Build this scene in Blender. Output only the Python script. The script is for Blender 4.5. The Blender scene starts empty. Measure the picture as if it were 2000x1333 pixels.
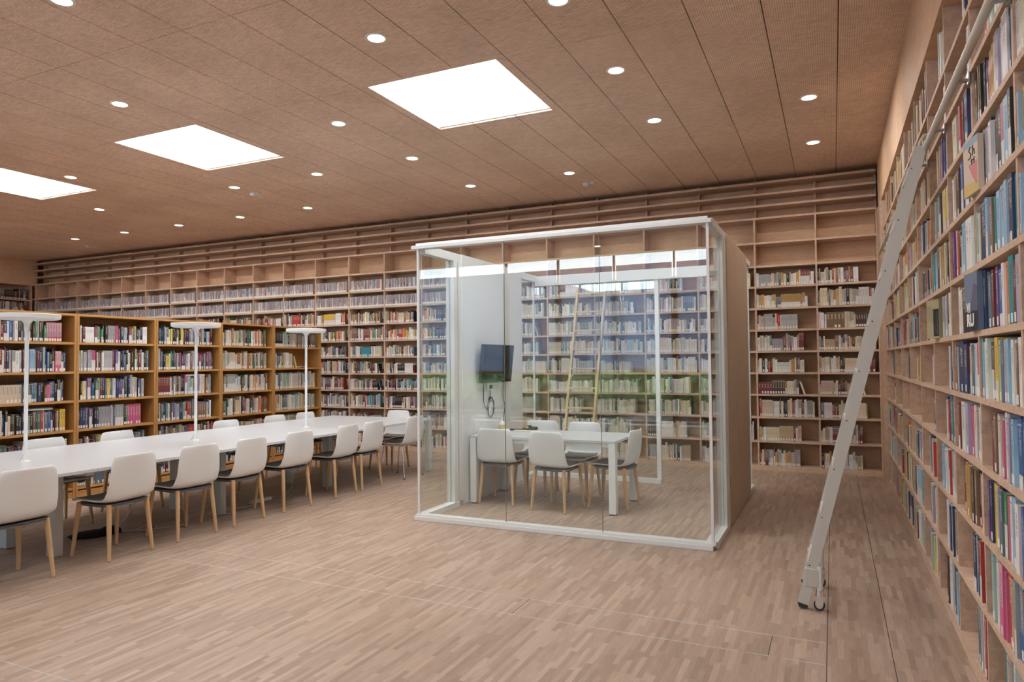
import bpy, math, random
from mathutils import Matrix, Vector
import numpy as np

scene = bpy.context.scene
COL = scene.collection
rnd = random.Random(11)

# ------------------------------------------------------------------ camera
yaw, pit, rol = math.radians(-25.034), math.radians(1.748), math.radians(-0.538)
F = Vector((math.sin(yaw) * math.cos(pit), math.cos(yaw) * math.cos(pit), math.sin(pit)))
Rr = Vector((math.cos(yaw), -math.sin(yaw), 0)); Uu = Rr.cross(F)
R2 = Rr * math.cos(rol) + Uu * math.sin(rol); U2 = -Rr * math.sin(rol) + Uu * math.cos(rol)
cam_data = bpy.data.cameras.new('camera'); cam = bpy.data.objects.new('camera', cam_data)
COL.objects.link(cam)
M = Matrix.Identity(4)
for i in range(3):
    M[i][0], M[i][1], M[i][2] = R2[i], U2[i], -F[i]
M.translation = (0, 0, 1.5)
cam.matrix_world = M
cam_data.sensor_width = 36; cam_data.lens = 1341.1 / 2000 * 36
cam_data.clip_start = 0.05; cam_data.clip_end = 200
scene.camera = cam

# ------------------------------------------------------------------ world, exposure
SKY = 9.0
world = bpy.data.worlds.new('sky'); scene.world = world; world.use_nodes = True
wn = world.node_tree.nodes; wl = world.node_tree.links
wbg = wn['Background']; wbg.inputs['Color'].default_value = (0.86, 0.93, 1.0, 1); wbg.inputs['Strength'].default_value = SKY
scene.view_settings.view_transform = 'Standard'
scene.view_settings.look = 'None'
scene.view_settings.gamma = 1.0
scene.view_settings.exposure = 0.46
scene.view_settings.use_curve_mapping = False
cy = scene.cycles
cy.use_denoising = True
cy.max_bounces = 10; cy.diffuse_bounces = 5; cy.glossy_bounces = 4
cy.transmission_bounces = 8; cy.transparent_max_bounces = 24
cy.sample_clamp_indirect = 6.0
cy.caustics_reflective = False; cy.caustics_refractive = False

H = 4.015                       # ceiling
DOWN_W, SKYLIGHT_E = 9.0, 10.0

def portal(name, loc, rot, sx, sy):
    L = bpy.data.lights.new(name, 'AREA'); L.shape = 'RECTANGLE'; L.size = sx; L.size_y = sy
    L.cycles.is_portal = True
    o = bpy.data.objects.new(name, L); COL.objects.link(o); o.location = loc; o.rotation_euler = rot
portal('window_portal', (-8.5, -4.9, 2.0), (math.radians(90), 0, 0), 19, 4.0)

# ------------------------------------------------------------------ materials
MATS = {}
def mat(name):
    m = bpy.data.materials.new(name); m.use_nodes = True; MATS[name] = m
    nt = m.node_tree; return m, nt.nodes, nt.links, nt.nodes['Principled BSDF']
def nd(n, t, **kw):
    x = n.new(t)
    for k, v in kw.items():
        if k in x.inputs: x.inputs[k].default_value = v
        else: setattr(x, k, v)
    return x
def ramp(n, stops):
    r = n.new('ShaderNodeValToRGB'); e = r.color_ramp.elements
    e[0].position, e[0].color = stops[0][0], (*stops[0][1], 1)
    e[1].position, e[1].color = stops[-1][0], (*stops[-1][1], 1)
    for p, c in stops[1:-1]:
        q = e.new(p); q.color = (*c, 1)
    return r
def mapping(n, l, scale, rot=(0, 0, 0), src=None):
    g = n.new('ShaderNodeNewGeometry'); m = n.new('ShaderNodeMapping')
    m.inputs['Scale'].default_value = scale; m.inputs['Rotation'].default_value = rot
    l.new(src if src else g.outputs['Position'], m.inputs['Vector']); return m.outputs['Vector']
def mixc(n, l, a, b, fac, mode='MIX'):
    m = n.new('ShaderNodeMix'); m.data_type = 'RGBA'; m.blend_type = mode
    for s, v in ((6, a), (7, b), (0, fac)):
        if hasattr(v, 'is_linked') or isinstance(v, bpy.types.NodeSocket): l.new(v, m.inputs[s])
        else: m.inputs[s].default_value = v if s == 0 else (*v[:3], 1)
    return m.outputs[2]
def math_(n, l, op, a, b=None, c=None):
    m = n.new('ShaderNodeMath'); m.operation = op
    for i, v in enumerate((a, b, c)):
        if v is None: continue
        if isinstance(v, bpy.types.NodeSocket): l.new(v, m.inputs[i])
        else: m.inputs[i].default_value = v
    return m.outputs[0]

def plain(name, col, rough=0.5, metal=0.0, noise=0.0, nscale=40, bump=0.0):
    m, n, l, b = mat(name)
    b.inputs['Base Color'].default_value = (*col, 1); b.inputs['Roughness'].default_value = rough; b.inputs['Metallic'].default_value = metal
    if noise or bump:
        v = mapping(n, l, (nscale,) * 3); t = nd(n, 'ShaderNodeTexNoise', Scale=1.0, Detail=3.0); l.new(v, t.inputs['Vector'])
        if noise:
            r = ramp(n, [(0.3, tuple(c * (1 - noise) for c in col)), (0.7, tuple(min(1, c * (1 + noise)) for c in col))])
            l.new(t.outputs['Fac'], r.inputs['Fac']); l.new(r.outputs['Color'], b.inputs['Base Color'])
        if bump:
            bp = nd(n, 'ShaderNodeBump', Strength=bump, Distance=0.002); l.new(t.outputs['Fac'], bp.inputs['Height']); l.new(bp.outputs['Normal'], b.inputs['Normal'])
    return m

def flakes(n, l, base, sc, rotset, contrast=1.0):
    """oriented strand board: thin flakes lying at several angles"""
    cols = None
    for i, (r, s) in enumerate(rotset):
        v = mapping(n, l, tuple(a * sc for a in s), r)
        vo = nd(n, 'ShaderNodeTexVoronoi', Scale=1.0, Randomness=1.0); vo.feature = 'F1'; l.new(v, vo.inputs['Vector'])
        rp = ramp(n, [(0.0, tuple(c * (1 - .22 * contrast) for c in base)), (0.5, base), (1.0, tuple(min(1, c * (1 + .2 * contrast)) for c in base))])
        sep = n.new('ShaderNodeSeparateColor'); l.new(vo.outputs['Color'], sep.inputs[0]); l.new(sep.outputs[0], rp.inputs['Fac'])
        cols = rp.outputs['Color'] if cols is None else mixc(n, l, cols, rp.outputs['Color'], 0.5)
    nz = nd(n, 'ShaderNodeTexNoise', Scale=1.3, Detail=4.0); l.new(mapping(n, l, (1, 1, 1)), nz.inputs['Vector'])
    tint = ramp(n, [(0.3, (.88, .86, .85)), (0.7, (1.08, 1.08, 1.08))]); l.new(nz.outputs['Fac'], tint.inputs['Fac'])
    return mixc(n, l, cols, tint.outputs['Color'], 1.0, 'MULTIPLY')

OSB = (0.59, 0.41, 0.295)
def osb_mat(name, base, rotset, sc=1.0, holes=False, contrast=1.0):
    m, n, l, b = mat(name)
    c = flakes(n, l, base, sc, rotset, contrast)
    if holes:      # perforated acoustic board: a square grid of drilled holes
        g = n.new('ShaderNodeNewGeometry'); s = n.new('ShaderNodeSeparateXYZ'); l.new(g.outputs['Position'], s.inputs[0])
        P = 0.0165
        fx = math_(n, l, 'SUBTRACT', math_(n, l, 'FRACT', math_(n, l, 'DIVIDE', s.outputs[0], P)), 0.5)
        fy = math_(n, l, 'SUBTRACT', math_(n, l, 'FRACT', math_(n, l, 'DIVIDE', s.outputs[1], P)), 0.5)
        d = math_(n, l, 'SQRT', math_(n, l, 'ADD', math_(n, l, 'MULTIPLY', fx, fx), math_(n, l, 'MULTIPLY', fy, fy)))
        hole = math_(n, l, 'LESS_THAN', d, 0.27)
        c = mixc(n, l, c, tuple(v * .5 for v in base), hole)
    l.new(c, b.inputs['Base Color']); b.inputs['Roughness'].default_value = 0.62
    b.inputs['Specular IOR Level'].default_value = 0.3
    return m
Z3 = (0, 0, 0)
osb_mat('osb_vertical', OSB, [((.3, .2, .5), (22, 22, 75)), ((1.1, .4, .2), (60, 22, 25)), ((.2, .9, 1.0), (25, 70, 25))])
osb_mat('osb_shelf', (0.62, 0.45, 0.335), [((0, 0, .3), (18, 60, 60)), ((0, .5, 1.2), (20, 65, 50))], contrast=.7)
osb_mat('osb_fascia', (0.68, 0.45, 0.29), [((.05, .05, .1), (14, 14, 90)), ((.1, -.1, -.1), (10, 10, 70))], contrast=.55)
osb_mat('osb_ceiling', (0.80, 0.595, 0.465), [((0, 0, .4), (20, 62, 30)), ((0, 0, -.3), (24, 70, 30))], holes=True, contrast=.9)
plain('ceiling_void', (0.05, 0.035, 0.025), 0.9)

def wood(name, base, axis, rough=.45, sc=1.0, amp=.18):
    m, n, l, b = mat(name)
    s = [60 * sc] * 3; s[axis] = 3.5 * sc
    t = nd(n, 'ShaderNodeTexNoise', Scale=1.0, Detail=5.0, Roughness=.6); l.new(mapping(n, l, tuple(s)), t.inputs['Vector'])
    r = ramp(n, [(0.3, tuple(c * (1 - amp) for c in base)), (0.7, tuple(min(1, c * (1 + amp)) for c in base))]); l.new(t.outputs['Fac'], r.inputs['Fac'])
    l.new(r.outputs['Color'], b.inputs['Base Color']); b.inputs['Roughness'].default_value = rough
    return m
OAK = (0.46, 0.235, 0.072)
wood('oak_vertical', OAK, 2); wood('oak_shelf', (0.50, 0.26, 0.085), 1)
wood('beech_leg', (0.62, 0.40, 0.215), 2, .5, .8, .1); wood('pine_rail', (0.66, 0.50, 0.30), 2, .5, .8, .1)

plain('white_plastic', (0.78, 0.795, 0.80), 0.38)
plain('white_paint', (0.80, 0.82, 0.825), 0.4)
plain('table_white', (0.60, 0.62, 0.645), 0.27)
plain('grey_leg', (0.62, 0.64, 0.65), 0.35)
plain('felt_grey', (0.235, 0.215, 0.195), 0.9, noise=.15, nscale=300)
plain('under_grey', (0.13, 0.12, 0.125), 0.6)
plain('rubber', (0.03, 0.03, 0.03), 0.6)
plain('chrome', (0.72, 0.73, 0.75), 0.15, 1.0)
plain('steel_wire', (0.45, 0.45, 0.45), 0.35, 1.0)
plain('cable_white', (0.62, 0.61, 0.6), 0.5)
plain('cable_black', (0.02, 0.02, 0.02), 0.5)
plain('black_fabric', (0.012, 0.012, 0.014), 0.9, noise=.3, nscale=120)
plain('screen_black', (0.012, 0.014, 0.018), 0.08)
plain('ladder_cream', (0.60, 0.58, 0.53), 0.38)
plain('laminate_taupe', (0.56, 0.43, 0.31), 0.5, noise=.05, nscale=4)
plain('laminate_white', (0.77, 0.80, 0.81), 0.45)
m, n, l, b = mat('blind')
b.inputs['Base Color'].default_value = (.55, .60, .68, 1); b.inputs['Roughness'].default_value = .9
tl_ = n.new('ShaderNodeBsdfTranslucent'); tl_.inputs['Color'].default_value = (.56, .66, .84, 1); mm = n.new('ShaderNodeMixShader'); mm.inputs[0].default_value = .55
l.new(b.outputs[0], mm.inputs[1]); l.new(tl_.outputs[0], mm.inputs[2]); l.new(mm.outputs[0], n['Material Output'].inputs['Surface'])
plain('window_frame_mat', (0.10, 0.07, 0.05), 0.5)
plain('page_white', (0.72, 0.67, 0.56), 0.9, noise=.12, nscale=500)
plain('label_white', (0.80, 0.79, 0.77), 0.6)
plain('terrace', (0.35, 0.34, 0.32), 0.8, noise=.1, nscale=3)
plain('bark', (0.12, 0.085, 0.06), 0.9, noise=.3, nscale=20)
m, n, l, b = mat('leaf_green')
t = nd(n, 'ShaderNodeTexNoise', Scale=5.0, Detail=8.0); l.new(mapping(n, l, (1, 1, 1)), t.inputs['Vector'])
r = ramp(n, [(.35, (.03, .08, .02)), (.5, (.20, .34, .13)), (.68, (.50, .64, .34))]); l.new(t.outputs['Fac'], r.inputs['Fac']); l.new(r.outputs['Color'], b.inputs['Base Color'])
b.inputs['Roughness'].default_value = .7

def emis(name, col, s):
    m, n, l, b = mat(name); b.inputs['Base Color'].default_value = (.8, .8, .8, 1)
    b.inputs['Emission Color'].default_value = (*col, 1); b.inputs['Emission Strength'].default_value = s; return m
emis('lamp_lens', (1.0, .78, .50), 9.0)
emis('skylight_diffuser', (0.93, 0.97, 1.0), SKYLIGHT_E)
emis('led_white', (1.0, .95, .85), 0.0)

# thin clear glass: reflects by Fresnel, otherwise lets light straight through
m = bpy.data.materials.new('clear_glass'); m.use_nodes = True; MATS['clear_glass'] = m
n, l = m.node_tree.nodes, m.node_tree.links; n.clear()
out = n.new('ShaderNodeOutputMaterial'); tr = n.new('ShaderNodeBsdfTransparent'); gl = n.new('ShaderNodeBsdfGlossy'); mx = n.new('ShaderNodeMixShader'); fr = n.new('ShaderNodeFresnel')
tr.inputs['Color'].default_value = (.965, .985, .975, 1); gl.inputs['Roughness'].default_value = 0.0; gl.inputs['Color'].default_value = (1, 1, 1, 1); fr.inputs['IOR'].default_value = 1.5
g_ = n.new('ShaderNodeNewGeometry')
# both faces use the air-to-glass value so the inner face of the pane does not go mirror-like
fr2 = nd(n, 'ShaderNodeLayerWeight', Blend=0.5)
sch = math_(n, l, 'POWER', fr2.outputs['Facing'], 5.0)
ff = math_(n, l, 'MULTIPLY_ADD', sch, 0.9, 0.045)
l.new(ff, mx.inputs[0]); l.new(tr.outputs[0], mx.inputs[1]); l.new(gl.outputs[0], mx.inputs[2]); l.new(mx.outputs[0], out.inputs[0])
plain('glass_edge', (0.25, 0.36, 0.34), 0.3)

# books: colour from the mesh attribute, print on the spine from uv
def book_mat():
    m, n, l, b = mat('book_cover')
    at = n.new('ShaderNodeAttribute'); at.attribute_name = 'Col'
    uv = n.new('ShaderNodeUVMap'); uv.uv_map = 'UVMap'; s = n.new('ShaderNodeSeparateXYZ'); l.new(uv.outputs[0], s.inputs[0])
    U, V = s.outputs[0], s.outputs[1]; seed = at.outputs['Alpha']
    comb = n.new('ShaderNodeCombineXYZ')
    l.new(math_(n, l, 'FLOOR', math_(n, l, 'MULTIPLY', U, 7.0)), comb.inputs[0]); l.new(math_(n, l, 'FLOOR', math_(n, l, 'MULTIPLY', V, 66.0)), comb.inputs[1]); l.new(math_(n, l, 'MULTIPLY', seed, 91.7), comb.inputs[2])
    wn_ = n.new('ShaderNodeTexWhiteNoise'); wn_.noise_dimensions = '3D'; l.new(comb.outputs[0], wn_.inputs['Vector'])
    ink = math_(n, l, 'GREATER_THAN', wn_.outputs['Value'], 0.42)
    du = math_(n, l, 'LESS_THAN', math_(n, l, 'ABSOLUTE', math_(n, l, 'SUBTRACT', U, 0.5)), 0.2)
    lo = math_(n, l, 'MULTIPLY_ADD', seed, 0.25, 0.36)
    dv = math_(n, l, 'MULTIPLY', math_(n, l, 'GREATER_THAN', V, lo), math_(n, l, 'LESS_THAN', V, 0.88))
    mask = math_(n, l, 'MULTIPLY', math_(n, l, 'MULTIPLY', ink, du), dv)
    bw = n.new('ShaderNodeRGBToBW'); l.new(at.outputs['Color'], bw.inputs[0])
    inkc = mixc(n, l, (.72, .66, .50), (.07, .06, .08), math_(n, l, 'GREATER_THAN', bw.outputs[0], 0.2))
    # some spines carry a block of a second colour
    pick = math_(n, l, 'FRACT', math_(n, l, 'MULTIPLY', seed, 13.7))
    edge = math_(n, l, 'MULTIPLY_ADD', math_(n, l, 'FRACT', math_(n, l, 'MULTIPLY', seed, 29.3)), 0.4, 0.2)
    top_ = math_(n, l, 'MULTIPLY', math_(n, l, 'GREATER_THAN', pick, .82), math_(n, l, 'GREATER_THAN', V, edge))
    bot_ = math_(n, l, 'MULTIPLY', math_(n, l, 'LESS_THAN', pick, .2), math_(n, l, 'MULTIPLY', math_(n, l, 'LESS_THAN', V, edge), math_(n, l, 'GREATER_THAN', V, 0.0)))
    hs = n.new('ShaderNodeHueSaturation'); l.new(at.outputs['Color'], hs.inputs['Color']); l.new(math_(n, l, 'MULTIPLY_ADD', math_(n, l, 'FRACT', math_(n, l, 'MULTIPLY', seed, 5.1)), .3, .35), hs.inputs['Hue']); hs.inputs['Saturation'].default_value = .55
    base2 = mixc(n, l, at.outputs['Color'], hs.outputs['Color'], top_); base2 = mixc(n, l, base2, (.66, .64, .60), bot_)
    c = mixc(n, l, base2, inkc, math_(n, l, 'MULTIPLY', mask, 0.55))
    band = math_(n, l, 'MULTIPLY', math_(n, l, 'GREATER_THAN', math_(n, l, 'FRACT', math_(n, l, 'MULTIPLY', seed, 7.3)), 0.6),
                 math_(n, l, 'MULTIPLY', math_(n, l, 'GREATER_THAN', V, 0.90), math_(n, l, 'LESS_THAN', V, 0.93)))
    c = mixc(n, l, c, inkc, math_(n, l, 'MULTIPLY', band, 0.6))
    l.new(c, b.inputs['Base Color']); b.inputs['Roughness'].default_value = .5
    return m
book_mat()

# parquet: colour of each strip from the attribute, fine grain on top
m, n, l, b = mat('parquet')
at = n.new('ShaderNodeAttribute'); at.attribute_name = 'Col'
t = nd(n, 'ShaderNodeTexNoise', Scale=1.0, Detail=4.0); l.new(mapping(n, l, (220, 9, 9)), t.inputs['Vector'])
r = ramp(n, [(.3, (.86, .86, .86)), (.7, (1.1, 1.1, 1.1))]); l.new(t.outputs['Fac'], r.inputs['Fac'])
t2 = nd(n, 'ShaderNodeTexNoise', Scale=.9, Detail=3.0); l.new(mapping(n, l, (1, 1, 1)), t2.inputs['Vector'])
r2 = ramp(n, [(.3, (.94, .93, .92)), (.7, (1.05, 1.05, 1.05))]); l.new(t2.outputs['Fac'], r2.inputs['Fac'])
c = mixc(n, l, mixc(n, l, at.outputs['Color'], r.outputs['Color'], 1.0, 'MULTIPLY'), r2.outputs['Color'], 1.0, 'MULTIPLY')
l.new(c, b.inputs['Base Color']); b.inputs['Roughness'].default_value = .42; b.inputs['Specular IOR Level'].default_value = .45
plain('joint_grey', (0.47, 0.47, 0.46), .6, noise=.25, nscale=12)
plain('joint_dark', (0.05, 0.035, 0.025), .7)
plain('floor_base', (0.33, 0.24, 0.18), .7)

# ------------------------------------------------------------------ mesh helpers
BOXF = [(0, 3, 2, 1), (4, 5, 6, 7), (0, 1, 5, 4), (1, 2, 6, 5), (2, 3, 7, 6), (3, 0, 4, 7)]
class MB:
    def __init__(s): s.v = []; s.f = []
    def box(s, a, b):
        x0, y0, z0 = a; x1, y1, z1 = b; k = len(s.v)
        s.v += [(x0, y0, z0), (x1, y0, z0), (x1, y1, z0), (x0, y1, z0), (x0, y0, z1), (x1, y0, z1), (x1, y1, z1), (x0, y1, z1)]
        s.f += [tuple(k + i for i in q) for q in BOXF]; return s
    def hexa(s, pts):
        k = len(s.v); s.v += [tuple(p) for p in pts]; s.f += [tuple(k + i for i in q) for q in BOXF]; return s
    def prism(s, poly, lo, hi, plane='xz'):
        """extrude a 2D polygon along the missing axis"""
        k = len(s.v); n = len(poly)
        def P(a, b, c): return {'xz': (a, c, b), 'xy': (a, b, c), 'yz': (c, a, b)}[plane]
        for c in (lo, hi): s.v += [P(a, b, c) for a, b in poly]
        s.f += [tuple(k + i for i in range(n)), tuple(k + n + i for i in reversed(range(n)))]
        s.f += [(k + i, k + (i + 1) % n, k + n + (i + 1) % n, k + n + i) for i in range(n)]; return s
    def tube(s, pts, r, seg=8, caps=True):
        pts = [Vector(p) for p in pts]; k = len(s.v); rs = r if isinstance(r, (list, tuple)) else [r] * len(pts)
        prev = None
        for i, p in enumerate(pts):
            d = (pts[min(i + 1, len(pts) - 1)] - pts[max(i - 1, 0)]).normalized()
            if prev is None:
                a = d.orthogonal().normalized()
            else:
                a = (prev - d * prev.dot(d)).normalized()
            prev = a; bb = d.cross(a)
            for j in range(seg):
                t = 2 * math.pi * j / seg
                s.v.append(tuple(p + (a * math.cos(t) + bb * math.sin(t)) * rs[i]))
        for i in range(len(pts) - 1):
            for j in range(seg):
                a0 = k + i * seg + j; a1 = k + i * seg + (j + 1) % seg
                s.f.append((a0, a1, a1 + seg, a0 + seg))
        if caps:
            s.f.append(tuple(k + j for j in reversed(range(seg)))); s.f.append(tuple(k + (len(pts) - 1) * seg + j for j in range(seg)))
        return s
    def lathe(s, prof, c=(0, 0, 0), seg=24):
        k = len(s.v)
        for r, z in prof:
            for j in range(seg):
                t = 2 * math.pi * j / seg; s.v.append((c[0] + r * math.cos(t), c[1] + r * math.sin(t), c[2] + z))
        for i in range(len(prof) - 1):
            for j in range(seg):
                a0 = k + i * seg + j; a1 = k + i * seg + (j + 1) % seg; s.f.append((a0, a1, a1 + seg, a0 + seg))
        s.f.append(tuple(k + j for j in reversed(range(seg)))); s.f.append(tuple(k + (len(prof) - 1) * seg + j for j in range(seg)))
        return s
    def mesh(s, name, material, smooth=False):
        me = bpy.data.meshes.new(name); me.from_pydata(s.v, [], s.f)
        me.materials.append(MATS[material])
        if smooth:
            me.polygons.foreach_set('use_smooth', [True] * len(me.polygons)); me.set_sharp_from_angle(angle=math.radians(40))
        me.update(); return me
    def build(s, name, material, parent=None, smooth=False, bevel=0.0, loc=None, label=None):
        me = s.mesh(name, material, smooth); o = bpy.data.objects.new(name, me); COL.objects.link(o)
        if parent: o.parent = parent
        if loc: o.location = loc
        if label: o['label'] = label
        if bevel:
            b = o.modifiers.new('bevel', 'BEVEL'); b.width = bevel; b.segments = 2; b.limit_method = 'ANGLE'
        return o
def box(name, a, b, material, parent=None, bevel=0.0, label=None):
    return MB().box(a, b).build(name, material, parent, bevel=bevel, label=label)
def thing(name, label, cat, loc=(0, 0, 0), rz=0, group=None):
    o = bpy.data.objects.new(name, None); COL.objects.link(o); o.location = loc; o.rotation_euler = (0, 0, rz)
    o.empty_display_size = .1; o['label'] = label; o['category'] = cat
    if group: o['group'] = group
    return o
def tag(o, label, cat, group=None, kind=None):
    o['label'] = label; o['category'] = cat
    if group: o['group'] = group
    if kind: o['kind'] = kind
    return o
def struct(o, label=None):
    o['kind'] = 'structure'
    if label: o['label'] = label
    return o
def copy_tree(o, parent=None):
    c = o.copy(); COL.objects.link(c)
    if parent: c.parent = parent; c.matrix_parent_inverse = o.matrix_parent_inverse.copy()
    for ch in list(o.children): copy_tree(ch, c)
    return c

# ------------------------------------------------------------------ floor
XW, YB, XL = 0.575, 9.9, -17.15       # shelf front planes: right, back, left
YS = -4.5                              # window wall
fl = box('floor', (XL - .6, YS - .2, -.12), (1.0, 10.4, -.012), 'floor_base')
struct(fl, 'pale brown industrial parquet floor of small upright strips')
SEAMX = (-.06, .24); SEAMY = (3.735, 4.02)
STW, STL = .029, .27
tones = [(.395, .290, .222), (.42, .310, .238), (.445, .333, .258), (.37, .268, .204), (.475, .362, .285), (.405, .295, .224), (.345, .245, .182)]
# the strips run along y in ladders, each ladder of strips shifted against the next
def strip_tone(r):
    t = tones[int(r.integers(0, len(tones)))]; k = .96 + .08 * r.random()
    return (t[0] * k, t[1] * k, t[2] * k)
rg = np.random.default_rng(5)
near = []; V = []; FQ = []; CC = []
def in_near(x, y): return y < 3.0 and -1.75 < x < -.12
xs = np.arange(-17.7, .6, STW)
for x in xs:
    off = rg.random() * STL
    ystart, yend = (0.9, 10.0)
    L = STL if x > -7 else STL * 2
    y = ystart - off
    while y < yend:
        y1 = y + L
        tone = strip_tone(rg)
        spans = [(x + .00012, x + STW - .00012)]
        for sx in SEAMX:
            if spans[0][0] < sx < spans[0][1]: spans = [(spans[0][0], sx - .0018), (sx + .0018, spans[0][1])]
        segs = [(y, y1)]
        if x < SEAMX[0]:
            for sy in SEAMY:
                new = []
                for p, q in segs:
                    if p < sy < q: new += [(p, sy - .002), (sy + .002, q)]
                    else: new.append((p, q))
                segs = new
        for p, q in segs:
            p += .0001; q -= .0001
            if q - p < .001: continue
            if x > -1.6 and q > 2.15 and q < 3.0 and len(near) < 300 and x < -.1 and in_near(x, q):
                near.append((spans[0][0], spans[-1][1], p, q, tone)); continue
            zt = -.0004 * rg.random()
            for a, bnd in spans:
                k = len(V)
                V += [(a, p, zt), (bnd, p, zt), (bnd, q, zt), (a, q, zt)]; FQ.append((k, k + 1, k + 2, k + 3)); CC.append(tone)
        y = y1
def color_mesh(name, V, Fq, cols, material, uvs=None):
    me = bpy.data.meshes.new(name); me.from_pydata(V, [], Fq); me.materials.append(MATS[material])
    ca = me.color_attributes.new('Col', 'FLOAT_COLOR', 'CORNER')
    cnt = np.array([len(f) for f in Fq]); c = np.array([(*q, 1.0) if len(q) == 3 else q for q in cols], dtype=np.float32)
    ca.data.foreach_set('color', np.repeat(c, cnt, axis=0).ravel())
    if uvs is not None:
        uv = me.uv_layers.new(name='UVMap'); uv.data.foreach_set('uv', np.array(uvs, dtype=np.float32).ravel())
    return me
me = color_mesh('parquet_strips', V, FQ, CC, 'parquet')
o = bpy.data.objects.new('parquet_strips', me); COL.objects.link(o); o.parent = fl; o['kind'] = 'stuff'
for a, bnd, p, q, tone in near:
    mb = MB().box((0, 0, -.012), (bnd - a, q - p, 0))
    me = color_mesh('parquet_strip', mb.v, mb.f, [tone] * 6, 'parquet')
    o = bpy.data.objects.new('parquet_strip', me); COL.objects.link(o); o.location = (a, p, -.0002 * rnd.random()); o.parent = fl
# joints between the removable floor covers
def joint(a, b_, m): return MB().box((a[0], a[1], -.012), (b_[0], b_[1], .0002)).build('floor_joint', m, fl)
for sx in SEAMX: joint((sx - .002, .9), (sx + .002, 9.8), 'joint_dark')
for sy in SEAMY: joint((-4.9, sy - .004), (-.062, sy + .004), 'joint_grey')
for xx in (-1.768, -1.285, -.33): joint((xx - .0018, 3.738), (xx + .0018, 4.017), 'joint_dark' if xx < -1.5 or xx > -1 else 'joint_grey')
for yy in (4.4, 5.06): joint((-.058, yy - .001), (.238, yy + .001), 'joint_grey')
joint((-4.2, 2.106), (-3.1, 2.112), 'joint_grey')

# ------------------------------------------------------------------ ceiling
SL = [(-3.785, -2.487), (-7.28, -5.995), (-10.77, -9.49), (-14.27, -12.98)]
SY0, SY1 = 5.055, 6.32
mb = MB()
zc0, zc1 = H + .02, H + .14
SM = .035
mb.box((XL - .6, YS - .2, zc0), (1.0, SY0 - SM, zc1)); mb.box((XL - .6, SY1 + SM, zc0), (1.0, 10.4, zc1))
xx = XL - .6
for a, b_ in sorted(SL): mb.box((xx, SY0 - SM, zc0), (a - SM, SY1 + SM, zc1)); xx = b_ + SM
mb.box((xx, SY0 - SM, zc0), (1.0, SY1 + SM, zc1))
ceil = mb.build('ceiling', 'ceiling_void'); struct(ceil, 'perforated strand board ceiling with round downlights and square skylights')
xj = [.585] + [.088 - .4964 * k for k in range(0, 37)]; xj.append(XL - .3)
yj = [2.08, 3.568, SY0, SY1 + .01, 7.82, 10.2]
G = .0035
far_mb = MB()
for j in range(len(yj) - 1):
    for i in range(len(xj) - 1):
        x1, x0 = xj[i], xj[i + 1]
        if x1 - x0 < .05: continue
        segs = [(x0 + G, x1 - G)]
        if yj[j] == SY0:
            for a, b_ in SL:
                new = []
                for p, q in segs:
                    if q <= a or p >= b_: new.append((p, q)); continue
                    if p < a - .02: new.append((p, a))
                    if q > b_ + .02: new.append((b_, q))
                segs = new
        for p, q in segs:
            box('ceiling_panel', (p, yj[j] + G * .6, H), (q, yj[j + 1] - G * .6, H + .02), 'osb_ceiling', ceil)
for i in range(len(xj) - 1):
    far_mb.box((xj[i + 1] + G, YS - .1, H), (xj[i] - G, .59, H + .02)); far_mb.box((xj[i + 1] + G, .597, H), (xj[i] - G, 2.078, H + .02))
o = far_mb.build('ceiling_panels', 'osb_ceiling', ceil); o['kind'] = 'stuff'
nms = ['nearest to the glass booth, above its front edge', 'second from the booth, over the reading table', 'third along, cut by the left edge of the picture', 'fourth along, beyond the oak bookcases']
for k, (a, b_) in enumerate(SL):
    t = thing('skylight', 'square white skylight in the ceiling, ' + nms[k], 'skylight', ((a + b_) / 2, (SY0 + SY1) / 2, H), group='square skylights')
    hx, hy = (b_ - a) / 2, (SY1 - SY0) / 2
    mb = MB(); w = .03
    for (x0, y0, x1, y1) in ((-hx - w, -hy - w, -hx, hy + w), (hx, -hy - w, hx + w, hy + w), (-hx, -hy - w, hx, -hy), (-hx, hy, hx, hy + w)):
        mb.box((x0, y0, .021), (x1, y1, .9))
    mb.build('shaft', 'white_paint', t)
    box('diffuser', (-hx - w, -hy - w, .9), (hx + w, hy + w, .93), 'skylight_diffuser', t)
    MB().box((-hx + .42, hy - .006, .01), (-hx + .424, hy - .001, .88)).build('shaft_seam', 'joint_grey', t)
    MB().box((hx - .006, .1, .01), (hx - .001, .104, .88)).build('shaft_seam', 'joint_grey', t)

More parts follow.
